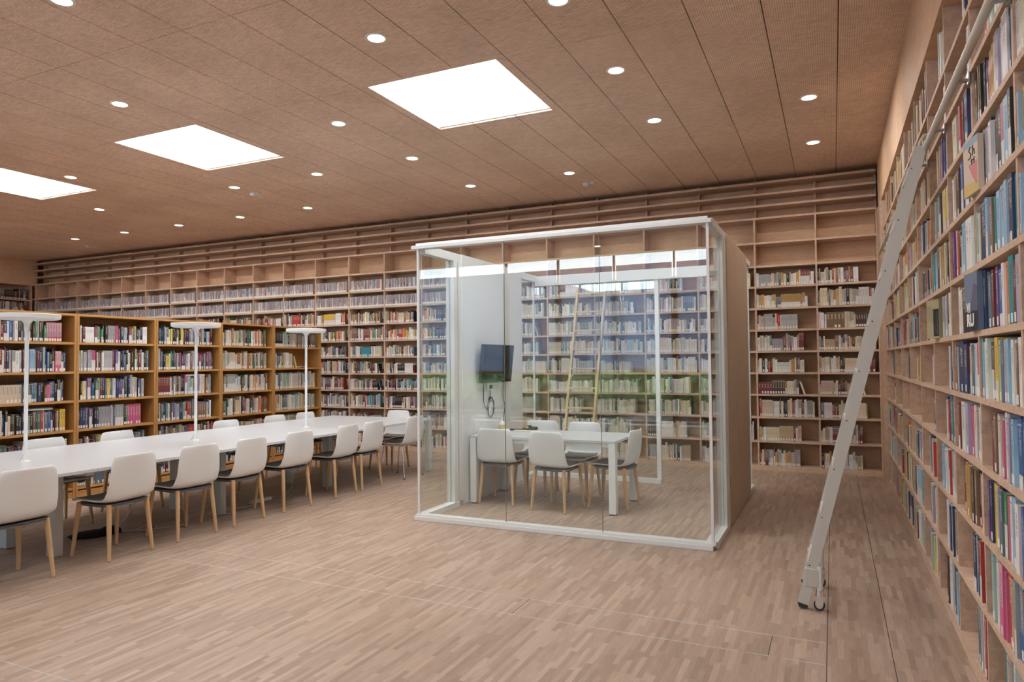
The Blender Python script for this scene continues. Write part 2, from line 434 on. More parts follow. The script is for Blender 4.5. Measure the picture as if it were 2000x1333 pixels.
DL = [(-4.747, 2.905), (-1.679, 4.405), (-3.144, 4.306), (-1.646, 5.701), (-0.155, 7.121), (-0.156, 8.633), (-1.64, 7.081), (-6.154, 4.324), (-4.636, 5.685), (-4.628, 7.063),
      (-3.133, 8.567), (-4.622, 8.551), (-6.14, 7.091), (-7.637, 7.101), (-9.133, 5.733), (-10.623, 7.131), (-7.611, 8.57), (-9.1, 8.585), (-10.598, 8.587), (-12.057, 8.586), (-13.528, 8.595)]
DL_POS = ['topmost in the picture left of centre, cut by the top edge', 'cut by the top edge right of centre', 'just before the front edge of the nearest skylight', 'right of the nearest skylight, nearer the camera of that pair',
  'nearer one of the two beside the right-hand shelves', 'farther one of the two beside the right-hand shelves', 'over the front right of the glass booth, beyond the nearest skylight', 'before the second skylight, alone at upper left',
  'between the first and second skylights', 'behind the gap between the first two skylights', 'over the back of the glass booth near a small detector', 'over the left side of the booth, close to the back shelves',
  'just past the right far corner of the second skylight', 'just past the left far corner of the second skylight, by a detector', 'beside the far corner of the third skylight', 'past the third skylight, second row from back',
  'back row, third to the left of the booth', 'back row, fourth to the left of the booth', 'back row, fifth to the left of the booth', 'back row, second from the far left end', 'back row, last at the far left end']
EXTRA = [(-1.66, 2.9), (-7.6, 2.9), (-0.2, 1.4), (-3.14, 1.4), (-6.1, 1.4), (-9.1, 2.9), (-12.1, 4.3), (-15, 7.1), (-15, 4.3), (-1.66, -.1), (-4.6, -.1), (-7.6, -.1), (-10.6, .4), (-3.1, -1.6), (-6.1, -1.6), (-0.2, -2.6), (-9.1, -2.6), (-4.6, -3.1), (-12.1, -2), (-13.6, 1.4)]  # unseen downlights, added beyond the visible ones to help light the room
Ldat = bpy.data.lights.new('downlight_lamp', 'AREA'); Ldat.shape = 'DISK'; Ldat.size = .12; Ldat.energy = DOWN_W; Ldat.color = (1.0, .95, .89)
Ldat.spread = math.radians(178)
ring = MB().lathe([(.066, .012), (.066, -.006), (.078, -.008), (.086, -.004), (.086, .0), (.07, .012)], seg=28).mesh('trim_ring', 'white_paint', True)
lens = MB().lathe([(.066, .010), (.066, -.003), (.001, -.004)], seg=28).mesh('lens', 'lamp_lens', True)
for k, (x, y) in enumerate(DL + EXTRA):
    lab = 'round recessed downlight, ' + DL_POS[k] if k < len(DL) else 'unseen recessed ceiling downlight added for room light, number %s from the right wall' % ['one', 'two', 'three', 'four', 'five', 'six', 'seven', 'eight', 'nine', 'ten', 'eleven', 'twelve', 'thirteen', 'fourteen', 'fifteen', 'sixteen', 'seventeen', 'eighteen', 'nineteen', 'twenty'][k - len(DL)]
    t = thing('downlight', lab, 'downlight', (x, y, H), group='recessed ceiling downlights')
    for nm, me in (('trim_ring', ring), ('lens', lens)):
        o = bpy.data.objects.new(nm, me); COL.objects.link(o); o.parent = t
    lo = bpy.data.objects.new('downlight_lamp', Ldat); COL.objects.link(lo); lo.location = (0, 0, -.012); lo.parent = t
for (x, y), w_ in (((-3.103, 9.171), 'above the back of the glass booth'), ((-7.653, 7.458), 'beside a downlight past the second skylight'), ((-14.049, 9.195), 'near the far left end of the back shelves')):
    t = thing('smoke_detector', 'small grey smoke detector on the ceiling ' + w_, 'detector', (x, y, H), group='ceiling detectors')
    MB().lathe([(.055, .002), (.055, -.012), (.045, -.02), (.04, -.04), (.03, -.045)], seg=20).build('detector_body', 'grey_leg', t, True)
    MB().box((.06, -.03, -.025), (.13, .03, .002)).build('junction_cover', 'grey_leg', t, bevel=.004)

# ------------------------------------------------------------------ walls
struct(box('wall_back', (XL - .6, 10.23, -.1), (1.0, 10.4, H + .12), 'osb_vertical'), 'strand board wall behind the long shelving')
struct(box('wall_right', (.90, YS - .2, -.1), (1.0, 10.23, H + .12), 'osb_vertical'), 'strand board wall behind the shelves on the right')
struct(box('wall_left', (XL - .6, YS - .2, -.1), (XL - .36, 10.23, H + .12), 'osb_vertical'), 'strand board wall at the far left end')

# window wall behind the camera
WT, WB = 4.0, .10
win = MB(); posts = [XL - .3 + i * 1.42 for i in range(13)]
for p in posts: win.box((p - .06, YS - .12, 0), (p + .06, YS + .03, 3.42)); win.box((p - .015, YS - .12, 3.42), (p + .015, YS, H))
frame = win.build('window_1', 'window_frame_mat'); struct(frame, 'long window wall with dark posts, blinds and a bright clerestory strip')
frame['kind'] = 'structure'
for i in range(len(posts) - 1):
    a, b_ = posts[i] + .06, posts[i + 1] - .06
    box('blind', (a, YS - .09, 1.27), (b_, YS - .082, 3.42), 'blind', frame)
    box('transom', (a, YS - .1, 1.20), (b_, YS, 1.27), 'pine_rail', frame)
    box('window_pane', (a, YS - .06, .27), (b_, YS - .05, 1.20), 'clear_glass', frame)
    box('clerestory_pane', (a, YS - .06, 3.76), (b_, YS - .05, H), 'clear_glass', frame)
    box('sill_bar', (a, YS - .1, .21), (b_, YS - .02, .27), 'white_paint', frame)
    box('sill_bar', (a, YS - .1, .04), (b_, YS - .02, .10), 'white_paint', frame)
    box('head_bar', (a, YS - .1, 3.42), (b_, YS - .02, 3.76), 'blind', frame)
struct(box('wall_front', (posts[-1] + .06, YS - .12, 0), (1.0, YS + .03, H + .02), 'osb_vertical'), 'wall beside the windows behind the camera')
struct(box('terrace', (-30, -40, -.3), (12, YS - .2, -.14), 'terrace'), 'ground outside the window wall')
import mathutils.noise as mno
def crown_mesh(seed):
    import bmesh
    bm = bmesh.new(); bmesh.ops.create_icosphere(bm, subdivisions=4, radius=1)
    for v in bm.verts:
        d = v.co.normalized(); k = 1 + .35 * mno.noise(d * 1.7 + Vector((seed, 0, 0))) + .22 * mno.noise(d * 6 + Vector((0, seed, 0))) + .14 * mno.noise(d * 17)
        v.co = d * k
    me = bpy.data.meshes.new('crown'); bm.to_mesh(me); bm.free(); me.materials.append(MATS['leaf_green']); return me
for i in range(12):
    x = -21 + i * 2.3; y = -8.4 - 2.6 * (i % 2)
    t = thing('tree', 'leafy green tree outside the window wall, %s along' % ['first', 'second', 'third', 'fourth', 'fifth', 'sixth', 'seventh', 'eighth', 'ninth', 'tenth', 'eleventh', 'twelfth'][i], 'tree', (x, y, -.14), group='trees outside the windows')
    MB().tube([(0, 0, 0), (.05, 0, .8), (0, .05, 1.6)], [.12, .09, .07]).build('trunk', 'bark', t, True)
    o = bpy.data.objects.new('crown', crown_mesh(i * 3.1)); COL.objects.link(o); o.parent = t; o.location = (0, 0, 1.35); o.scale = (1.9, 1.3, 1.6)

hb = crown_mesh(55.0); o = bpy.data.objects.new('hedge', hb); COL.objects.link(o); o.location = (-10, -15.5, 1.2); o.scale = (22, 1.6, 2.3); tag(o, 'long tall hedge added behind the trees to cover sky gaps in the glass reflection', 'hedge')  # added out of view to block bright sky between the trees in reflections
# ------------------------------------------------------------------ shelving walls
S = [.07, .39, .715, 1.02, 1.314, 1.605, 1.895, 2.19, 2.485, 2.77, 3.055, 3.41]
TH = .026                                             # board thickness
DIV_R = [-.26, .51, 1.28, 2.05, 2.82, 3.58, 4.31, 5.05, 5.8, 6.56, 7.31, 8.07, 8.83, 9.26]
rw = thing('built_in_bookcase', 'tall strand board shelving along the right wall behind the white ladder', 'bookcase', (XW, 5, 0), group='strand board wall shelving')
def W(o, parent):   # keep world coordinates under a moved parent
    o.parent = parent; o.location = tuple(-c for c in parent.location); return o
def wbox(name, a, b_, m, parent, bevel=0): return W(box(name, a, b_, m, None, bevel), parent)
D = .30
Y0R, Y1R = -.27, 9.28
for z in S[1:-1]: wbox('shelf_board', (XW, Y0R, z - TH / 2), (XW + D, Y1R, z + TH / 2), 'osb_shelf', rw)
wbox('plinth', (XW + .004, Y0R, 0), (XW + D, Y1R, S[0]), 'osb_shelf', rw)
for y in DIV_R: wbox('upright', (XW + .003, y - .011, S[0]), (XW + D - .002, y + .011, S[-1]), 'osb_vertical', rw)
wbox('back_panel', (XW + D, Y0R, 0), (XW + D + .015, 9.9, H), 'osb_vertical', rw)
wbox('fascia_panel', (XW - .012, Y0R, S[-1] - .012), (XW + D, YB + .001, H - .002), 'osb_fascia', rw)
wbox('corner_pier', (.545, 9.28, 0), (.87, 10.2, S[-1] - .012), 'osb_vertical', rw)

# back wall
SB = [.07, .39, .715, 1.02, 1.314, 1.605, 1.895, 2.19, 2.485, 2.77, 3.09, 3.43, 3.60, 3.76, 3.92]
DIV_B = [.545 - .0 ] + [-.175 - .7675 * k for k in range(23)]
DIV_B = [d for d in DIV_B if d > XL - .2]
bw_ = thing('built_in_bookcase', 'long strand board shelving filling the whole back wall', 'bookcase', (-8, YB, 0), group='strand board wall shelving')
for z in SB[1:]: wbox('shelf_board', (XL, YB, z - TH / 2), (.545, YB + D, z + TH / 2), 'osb_shelf', bw_)
wbox('plinth', (XL, YB + .004, 0), (.545, YB + D, SB[0]), 'osb_shelf', bw_)
for x in DIV_B:
    wbox('upright', (x - .011, YB + .003, SB[0]), (x + .011, YB + D - .002, 3.42), 'osb_vertical', bw_)
    wbox('upright', (x - .011, YB + .20, 3.44), (x + .011, YB + D - .002, H - .002), 'osb_vertical', bw_)
wbox('back_panel', (XL, YB + D, 0), (.56, YB + D + .015, H), 'osb_fascia', bw_)
# left wall
lw = thing('built_in_bookcase', 'strand board shelving on the far left wall under a lit fascia', 'bookcase', (XL, 8, 0), group='strand board wall shelving')
for z in S[1:-1]: wbox('shelf_board', (XL - D, 6.0, z - TH / 2), (XL, YB + .0, z + TH / 2), 'osb_shelf', lw)
for y in (6.0, 6.77, 7.54, 8.31, 9.1, 9.88): wbox('upright', (XL - D, y - .011, 0), (XL - .003, y + .011, S[-1]), 'osb_vertical', lw)
wbox('back_panel', (XL - D - .015, 6.0, 0), (XL - D, 9.9, H), 'osb_vertical', lw)
wbox('fascia_panel', (XL - D, 3.0, S[-1]), (XL + .012, YB + .1, H - .002), 'osb_fascia', lw)

# oak bookcases
XB = -7.85
SO = [.10, .42, .76, 1.095, 1.425, 1.76]
OY = [4.0, 5.02, 6.04, 7.07, 8.08, 9.17]
oak_lab = ['orange oak bookcase at the left edge, behind the lamp nearest the camera', 'orange oak bookcase second from the left, between two lamps', 'orange oak bookcase in the middle, behind the second lamp',
           'orange oak bookcase second from the right end of the row', 'orange oak bookcase at the right end of the row, behind the third lamp']
for k in range(5):
    y0, y1 = OY[k] + .002, OY[k + 1] - .002
    t = thing('oak_bookcase', oak_lab[k], 'bookcase', (XB, (y0 + y1) / 2, 0), group='free-standing oak bookcases')
    wbox('side_panel', (XB - .36, y0, 0), (XB, y0 + .026, 2.075), 'oak_vertical', t); wbox('side_panel', (XB - .36, y1 - .026, 0), (XB, y1, 2.075), 'oak_vertical', t)
    wbox('top_panel', (XB - .36, y0, 2.075), (XB, y1, 2.10), 'oak_shelf', t)
    wbox('back_panel', (XB - .36, y0 + .026, .07), (XB - .345, y1 - .026, 2.075), 'oak_vertical', t)
    wbox('kick_board', (XB - .34, y0 + .026, 0), (XB - .01, y1 - .026, .07), 'oak_shelf', t)
    for z in SO: wbox('shelf_board', (XB - .345, y0 + .026, z - .013), (XB - .006, y1 - .026, z + .013), 'oak_shelf', t)

# ------------------------------------------------------------------ books
PAL = dict(k=(.018, .018, .022), n=(.028, .045, .12), b=(.045, .13, .36), l=(.30, .48, .62), t=(.03, .27, .31), g=(.05, .20, .10), m=(.33, .47, .39), o=(.66, .20, .045), r=(.46, .045, .045),
           d=(.17, .03, .035), p=(.56, .12, .24), u=(.14, .06, .23), v=(.42, .38, .50), y=(.70, .52, .08), q=(.47, .27, .08), w=(.72, .71, .70), c=(.64, .55, .40), e=(.38, .38, .38), s=(.11, .15, .20),
           h=(.24, .13, .08), f=(.48, .35, .22), a=(.075, .04, .03))
CNAME = dict(k='black', n='navy', b='blue', l='pale blue', t='teal', g='green', m='mint', o='orange', r='red', d='maroon', p='pink', u='purple', v='lilac', y='yellow', q='ochre', w='white', c='cream', e='grey', s='slate', h='brown', f='tan', a='dark brown')
def jitter(c, r, a=.14):
    k = 1 + r.uniform(-a, a); return tuple(max(.01, min(.85, v * k * (1 + r.uniform(-.05, .05)))) for v in c)

class Mass:
    """many books in one mesh: 5-sided boxes plus the white shelf mark on each spine"""
    def __init__(s): s.V = []; s.F = []; s.C = []; s.UV = []
    def book(s, o, al, ou, x0, w, h, d, setb, col, seed, lean=0.0, tagged=True, strip=False):
        # o: corner of the run at the shelf front, al: along, ou: toward the viewer
        def P(a, b_, z):
            a2 = a + lean * z
            return (o[0] + al[0] * a2 - ou[0] * b_, o[1] + al[1] * a2 - ou[1] * b_, o[2] + z)
        k = len(s.V); f0, f1 = setb, setb + d
        s.V += [P(x0, f0, 0), P(x0 + w, f0, 0), P(x0 + w, f1, 0), P(x0, f1, 0), P(x0, f0, h), P(x0 + w, f0, h), P(x0 + w, f1, h), P(x0, f1, h)]
        C4 = (*col, seed); PG = (.66, .6, .48, seed)
        for q, c, sp in (((0, 1, 5, 4), C4, 1), ((1, 2, 6, 5), C4, 0), ((3, 0, 4, 7), C4, 0), ((4, 5, 6, 7), PG, 0)):
            s.F.append(tuple(k + i for i in q)); s.C.append(c)
            s.UV += [(0, 0), (1, 0), (1, 1), (0, 1)] if sp else [(-1, -1)] * 4
        if tagged or strip:
            k = len(s.V); tw = w * (.1 if w < .03 else .2); th = .032 if tagged else .03
            if strip: tw = 0
            za = .008 if not strip else .004
            s.V += [P(x0 + tw, f0 - .0012, za), P(x0 + w - tw, f0 - .0012, za), P(x0 + w - tw, f0 - .0012, za + th), P(x0 + tw, f0 - .0012, za + th)]
            s.F.append((k, k + 1, k + 2, k + 3)); s.C.append((.74, .73, .70, seed)); s.UV += [(-1, -1)] * 4
    def build(s, name, label, cat):
        me = color_mesh(name, s.V, s.F, s.C, 'book_cover', s.UV); o = bpy.data.objects.new(name, me); COL.objects.link(o)
        return tag(o, label, cat, kind='stuff')

def run(mass, r, o, al, ou, length, avail, depth, palette, align='L', fill=1.0, hm=(.62, .86), series=.16, setb=(.012, .03), wm=(.014, .042)):
    L = length * fill; x = 0 if align == 'L' else length - L
    end = x + L; hbase = avail * r.uniform(*hm)
    while x < end - .012:
        c = palette[r.randrange(len(palette))]; nrep = r.randint(3, 7) if r.random() < series else 1
        w = r.uniform(*wm) * (1.35 if r.random() < .1 else 1); h = min(avail - .015, max(avail * .5, r.gauss(hbase, avail * .055)))
        col = jitter(PAL[c], r); sd = r.random(); sb = r.uniform(*setb)
        if x + w > end: break
        for _ in range(nrep):
            if x + w > end: break
            mass.book(o, al, ou, x, w - .0012, h, min(depth, h * .72), sb, col if nrep > 1 else jitter(col, r, .05), sd, 0, r.random() < .9)
            x += w
            if nrep == 1: break
    if fill < .85 and r.random() < .35 and align == 'L' and x < length - .09:   # a last leaning book
        mass.book(o, al, ou, x + .055, .022, avail * .62, .14, .02, jitter(PAL[palette[r.randrange(len(palette))]], r), r.random(), -.3, True)

mass = Mass(); discs = Mass(); rb = random.Random(77)
OLD = 'ccccwwfffeedhqsawcrdkcwe'; MIX = 'cwcfesnkrdogbtcwyhwke'; VIV = 'nkskeewwrdbnlutgswhsckeeaykcnwdvhpsk'; DARK = 'kadhsncfwedrk'
LEFTB = 'cwkodgfycwrshkcfhnwdq'
MIDB = 'wceskndhwcetsfwkcrdwl'
# back wall: bays between uprights
bx = sorted(DIV_B)
for i in range(len(bx) - 1):
    x0, x1 = bx[i] + .012, bx[i + 1] - .012; xm = (x0 + x1) / 2
    for k in range(0, 10):
        z0, z1 = SB[k] + (TH / 2 if k else 0), SB[k + 1] - TH / 2; av = z1 - z0
        o = (x0, YB, z0)
        if k >= 8 and xm < -5.2:      # media cases with white title strips
            if xm < -5.2 and (k == 8 or k == 9):
                x = 0; end = (x1 - x0) * rb.choice([1, 1, .97, .94])
                if k == 9 and xm > -5.7: end *= .35
                while x < end - .014:
                    w = .0145
                    base = rb.choice([(.30, .27, .29), (.22, .2, .24), (.42, .38, .38), (.5, .46, .44), (.13, .12, .15), (.62, .6, .58), (.36, .3, .28), (.17, .2, .3), (.4, .16, .15)])
                    discs.book(o, (1, 0), (0, -1), x, w - .001, .192 if rb.random() > .06 else .165, .13, .012, jitter(base, rb, .2), rb.random(), 0, False, True); x += w
            continue
        if k >= 9: continue
        if xm < -8.9 and k < 6: continue               # hidden behind the oak bookcases
        right = xm > -.95
        if xm < -5.0: pal, fl_, hm = (LEFTB if k > 5 else MIDB), rb.uniform(.8, 1.0), (.6, .78)
        elif xm < -1: pal, fl_, hm = ('ccwwcwcfewcsmcwkce' if k < 6 else 'cwcfwesdcwke'), rb.choice([.98, .95, .85, .8, .72]), (.62, .8)
        else: pal, fl_, hm = OLD, rb.choice([.98, .95, .9, .8, .72]), (.6, .8)
        if right and k in (0, 3): fl_ = .7
        if k == 0 and xm < -1.0: fl_ *= .85
        run(mass, rb, o, (1, 0), (0, -1), x1 - x0, av, .2, pal, fill=fl_, hm=hm, series=.11 if xm > -5 else .04, wm=(.013, .036))
        if xm < -5 and fl_ < .93:      # dark block end at the bay's right
            mass.book(o, (1, 0), (0, -1), (x1 - x0) - .07, .065, av * .74, .18, .03, (.015, .012, .012), .1, 0, False)
# left wall bays
for y0, y1 in ((8.31, 9.1), (9.1, 9.88)):
    for k in range(5, 11):
        z0 = S[k] + TH / 2
        run(mass, rb, (XL, y0 + .012, z0), (0, 1), (1, 0), y1 - y0 - .024, S[k + 1] - S[k] - TH, .18, DARK, fill=rb.uniform(.75, .95))
# oak bookcases
for u in range(5):
    y0, y1 = OY[u] + .03, OY[u + 1] - .03
    for k in range(6):
        z0 = SO[k] + .013; av = (SO[k + 1] if k < 5 else 2.075) - z0 - .013
        o = (XB - .006, y0, z0)
        if u == 4 and k == 4:
            run(mass, rb, o, (0, 1), (1, 0), y1 - y0, av, .2, 'wcenyks', fill=.42, hm=(.6, .75)); 
            mass.book(o, (0, 1), (1, 0), .56, .17, .02, .16, .02, PAL['w'], .2, 0, False); mass.book(o, (0, 1), (1, 0), .55, .18, .012, .16, .02, PAL['l'], .2, 0, False); continue
        pal = [VIV, VIV, VIV, 'wcsrhgkcsfcwheo', 'wcesmkfwcesh'][u]
        run(mass, rb, o, (0, 1), (1, 0), y1 - y0, av, .2, pal, fill=rb.uniform(.88, .97), hm=(.70, .80), series=.035, wm=(.015, .038), setb=(.02, .05))
        if (u, k) in ((0, 2), (2, 3)):      # a book lying on top of the row
            mass.book((o[0], o[1], o[2] + av * .80), (0, 1), (1, 0), .45, .3, .022, .18, .03, PAL['s'] if u == 0 else PAL['c'], .3, 0, False)

# right wall: nearest columns are individual books, read off the photograph (far to near)
# token = colour, width digit (x 0.9 cm), height digit (tenths of the opening)
RB = {
 (4, 10): (.72, 'k18 r38 w38 s27 w28 p28 p38 q28 n49 k19 c27'), (4, 9): (.9, 'r27 c28 w28 m38 r26 m27 w28 v27 w38 c28 d27'), (4, 8): (1, 'q27 k38 m27 q18 k28 k38 n27 p26 q38 q38 o38 c28 v38 w49 w59 y18 n18 l38'),
 (4, 7): (.97, 'COVERS m19 e38 w28 v27 n19 w27 k28 q17 k48 p38 l48 k28 q18 n29'), (4, 6): (.95, 'm27 c26 n69 l28 h37 t27 l38 l37 l38 l28 e27 n38 t38 c28'), (4, 5): (.93, 'c27 n39 n38 s37 c28 d28 e28 u28 b37 w28 o38 t49 d27 v38 c28'),
 (4, 4): (.95, 't39 l28 w38 w39 a48 a38 o28 y49 y38 m28 s38 v38 l28 u28 w38 d37 c28 h27 w38 u28'), (4, 3): (.78, 'd38 h38 v28 c38 m27 p27 w39 e39 v28 s38 l28 b39 b49 b38 w28'),
 (4, 2): (.88, 'u28 n28 y38 w28 e28 k49 s28 g38 p28 w28 a28 l49 w38 d37 b28 f38'), (4, 1): (.88, 'l38 m28 e49 w28 p28 p49 p28 c27 r49 f28 e28 b49 h48 a27 d38 r28'), (4, 0): (.66, 't48 c28 r27 e38 w28 LYING'),
 (5, 10): (.5, 'w27 n28 p27 w27 r18'), (5, 9): (.4, 'n27 b28 w27 c27'), (5, 8): (.86, 'c67 s27 p28 r27 w28 a28 d28 n48 v58'), (5, 7): (.92, 'w27 k28 w28 f27 a48 r48 b38 l18 m28 s38 w28 k38 k28'),
 (5, 6): (.9, 'd38 u28 d27 o28 q27 k48 c24 l48 w48 w48 w28 g58'), (5, 5): (.96, 'c28 w37 c37 a48 k38 n28 r28 k48 s48 COVERV'), (5, 4): (.98, 's28 h28 v27 e27 n79 n48 o37 c38 s38 l28 w38 p28'), (5, 3): (.86, 'd28 w58 l27 w27 v38 p38 c38 e58 w38 n28'),
 (5, 2): (.86, 'd38 c28 r28 q58 f28 a38 h28 k28 r38 e28 c28'), (5, 1): (.55, 'w26 n38 l28 n28 h28 r28 s58'), (5, 0): (.5, 's38 n28 e28 w28 r28 d28 p28'),
 (6, 10): (.6, 'e28 w27 c27 s38 m27 k28'), (6, 9): (.5, 'u28 w27 q27 c28'), (6, 8): (.9, 'f28 c27 h28 f28 c28 e28 u28 b28 o28 f28 e28'), (6, 7): (.9, 'e28 m38 t28 w28 a38 c28 c28 y38 f28 w38 v27'), (6, 6): (.93, 't48 l48 c28 d49 c38 a28 q38 y28 c28 k28 c38 f38'),
 (6, 5): (.7, 'e38 w38 e28 k38 COVERO w38 c28'), (6, 4): (.34, 'w28 n58 v28'), (6, 3): (.6, 'n38 w27 r27 s59 t38 k38'), (6, 2): (.93, 'l59 c28 w38 w38 r28 e38 w28 c28 m28 w38'), (6, 1): (.62, 'w38 v28 n27 c38 y28 n18 m38 l28 h38'), (6, 0): (.8, 'a28 w38 m28 w28 s28 k48 w28 l38 d28'),
}
IND = []          # individual books: (row, col, index, colour, w, h)
lab_mesh_cache = {}
def single_book(yc, z, w, h, d, setb, colk, col, tagged, k, c):
    """upright book: U-shaped cover (two boards and a spine) with a page block and a shelf mark"""
    t = .0022 if w > .012 else .0015
    o = None
    hw = w / 2
    poly = [(0, -hw), (d, -hw), (d, -hw + t), (t * 1.5, -hw + t), (t * 1.5, hw - t), (d, hw - t), (d, hw), (0, hw)]
    mb = MB().prism(poly, 0, h, 'xy')
    cols = [(*col, rb.random())] * len(mb.f); uvs = []
    for f in mb.f:
        pts = [mb.v[i] for i in f]
        if len(f) == 4 and all(abs(p[0]) < 1e-6 for p in pts): uvs += [((hw - p[1]) / w, p[2] / h) for p in pts]
        else: uvs += [(-1, -1)] * len(f)
    me = color_mesh('book', mb.v, mb.f, cols, 'book_cover', uvs)
    o = bpy.data.objects.new('book', me); COL.objects.link(o); o.location = (XW + setb, yc, z)
    o['category'] = 'book'; o['group'] = 'books on the right-hand wall shelves'
    box('page_block', (t * 1.5, -hw + t, .003), (d - .004, hw - t, h - .003), 'page_white', o)
    if tagged:
        tw = min(hw * .86, .012); box('spine_label', (-.0008, -tw, .008), (0, tw, .042), 'label_white', o)
    IND.append(dict(o=o, k=k, c=c, y=yc, col=colk, w=w, h=h)); return o
def cover_book(kind, yc, w, z, h, k, c, ang, xo):
    """a book standing with its front cover toward the room"""
    col = {'COVERS': (.62, .50, .40), 'COVERV': (.16, .20, .30), 'COVERO': (.42, .37, .22)}[kind]
    mb = MB().box((0, -w / 2, 0), (.022, w / 2, h)); me = color_mesh('book', mb.v, mb.f, [(*col, .5)] * 6, 'book_cover', [(-1, -1)] * 24)
    o = bpy.data.objects.new('book', me); COL.objects.link(o); o.location = (XW + xo, yc, z); o.rotation_euler = (0, 0, math.radians(ang))
    o['category'] = 'book'; o['group'] = 'books on the right-hand wall shelves'
    def art(name, pts, m, dx=-.0006):   # printed area as a thin sheet
        q = MB().prism([(-(a - .5) * w, b_ * h) for a, b_ in pts], dx, 0, 'yz'); return q.build(name, m, o)
    if kind == 'COVERV':
        art('cover_print', [(0, 0), (1, 0), (1, .34), (0, .34)], 'print_black'); art('cover_print', [(.3, .34), (1, .34), (1, .75), (.75, .82), (.55, .55)], 'print_slate')
        letter(o, 'VI', .056, w, (.17, .083)); letter(o, 'RU', .074, w, (.15, .022))
        o['label'] = 'dark face-out book with big white letters VI above RU'
    elif kind == 'COVERS':
        art('cover_print', [(0, 0), (1, 0), (1, .18), (0, .22)], 'print_yellow'); art('cover_print', [(.35, .55), (.95, .55), (.9, .12), (.62, .3)], 'print_pink')
        art('cover_print', [(0, .88), (1, .88), (1, 1), (0, 1)], 'print_sky')
        # brushed title strokes: S, h, then t, l beneath
        for st in ([(.62, .84), (.52, .86), (.42, .80), (.5, .76), (.58, .72), (.5, .66), (.36, .66)], [(.70, .86), (.68, .68)], [(.68, .76), (.78, .78), (.80, .68)], [(.62, .62), (.60, .52)], [(.54, .60), (.72, .60)], [(.78, .64), (.76, .52)]):
            MB().tube([(-.001, -(a - .5) * w, b_ * h) for a, b_ in st], .0022, 6).build('title_stroke', 'cable_black', o)
        o['label'] = 'cream face-out book with brushed black title and a pink shape'
    else:
        art('cover_print', [(.55, .05), (.98, .05), (.98, .75), (.55, .75)], 'print_black'); art('cover_print', [(.68, .1), (.72, .1), (.72, .7), (.68, .7)], 'label_white'); art('cover_print', [(.84, .1), (.88, .1), (.88, .7), (.84, .7)], 'label_white')
        o['label'] = 'olive and black face-out cover, third bay from the picture edge'
    IND.append(dict(o=o, k=k, c=c, y=yc, col='X', w=w, h=h)); return o
def letter(parent, txt, size, w, pos):
    cu = bpy.data.curves.new('cover_letter', 'FONT'); cu.body = txt; cu.size = size; cu.extrude = .0004; cu.offset = .003
    o = bpy.data.objects.new('cover_letter', cu); COL.objects.link(o); cu.materials.append(MATS['label_white'])
    dg = bpy.context.evaluated_depsgraph_get(); me = bpy.data.meshes.new_from_object(o.evaluated_get(dg)); bpy.data.objects.remove(o)
    o = bpy.data.objects.new('cover_letter', me); COL.objects.link(o); o.parent = parent
    # text x runs along -y, text y runs up, faces -x
    o.matrix_local = Matrix(((0, 0, -1, -.0012), (-1, 0, 0, -(pos[0] - .5) * w), (0, 1, 0, pos[1]), (0, 0, 0, 1)))
plain('print_black', (.02, .02, .025), .5); plain('print_slate', (.10, .11, .17), .5); plain('print_yellow', (.62, .45, .16), .5); plain('print_pink', (.62, .22, .22), .5); plain('print_sky', (.25, .37, .48), .5)

def lying_stack(y0, z):
    """the flat pile at the foot of the nearest bay"""
    zz = z
    for k_, (ck, t_, dy) in enumerate((('b', .05, 0), ('w', .03, .01), ('k', .025, .02), ('w', .03, .015), ('e', .02, .03), ('w', .025, .02))):
        col = jitter(PAL[ck], rb, .05); L_ = .24 - dy; hw = L_ / 2
        mb = MB().box((0, -hw, 0), (.17, hw, t_ - .001)); me = color_mesh('book', mb.v, mb.f, [(*col, .4)] * 6, 'book_cover', [(-1, -1)] * 24)
        o = bpy.data.objects.new('book', me); COL.objects.link(o); o.location = (XW + .02 + dy * .4, y0, zz); o['category'] = 'book'; o['group'] = 'books on the right-hand wall shelves'
        zz += t_; IND.append(dict(o=o, k=0, c=4, y=y0, col=ck, w=t_, h=.1, lying=k_))

CIDX = {4: 4, 5: 5, 6: 6}
for (c, k), (fill, s) in sorted(RB.items()):
    y0, y1 = DIV_R[c] + .013, DIV_R[c + 1] - .013
    z0 = S[k] + (TH / 2 if k else 0); av = S[k + 1] - TH / 2 - z0
    toks = s.split(); L = (y1 - y0) * min(1.0, fill * 1.04 + (.02 if fill > .8 else -.03))
    wt = sum({'COVERS': 0, 'COVERV': 0, 'COVERO': 0, 'LYING': 26}.get(t, int(t[1]) if t[0].islower() else 0) for t in toks)
    scale = L / wt; scale = min(scale, .0205)
    # books fill toward the near end of the bay; far end may stay empty
    y = y0 + wt * scale if True else y1
    for t in toks:
        if t in ('COVERS', 'COVERV', 'COVERO'):
            yc_, w_, an, xo = {'COVERS': (3.50, .19, 7, -.02), 'COVERV': (3.585, .17, 7, -.02), 'COVERO': (4.83, .2, 12, -.024)}[t]
            cover_book(t, yc_, w_, z0, av * (.96 if t == 'COVERV' else .88), k, c, an, xo); continue
        if t == 'LYING': lying_stack(y - 13 * scale, z0); continue
        w = int(t[1]) * scale; hh = av * (.50 + .05 * int(t[2])) * rb.uniform(.975, 1.02)
        if y - w < y0 - .001: break
        single_book(y - w / 2, z0, w - .0012, min(hh, av - .012), min(.2, hh * .75), rb.uniform(.004, .022), t[0], jitter(PAL[t[0]], rb, .1), rb.random() < .8, k, c); y -= w
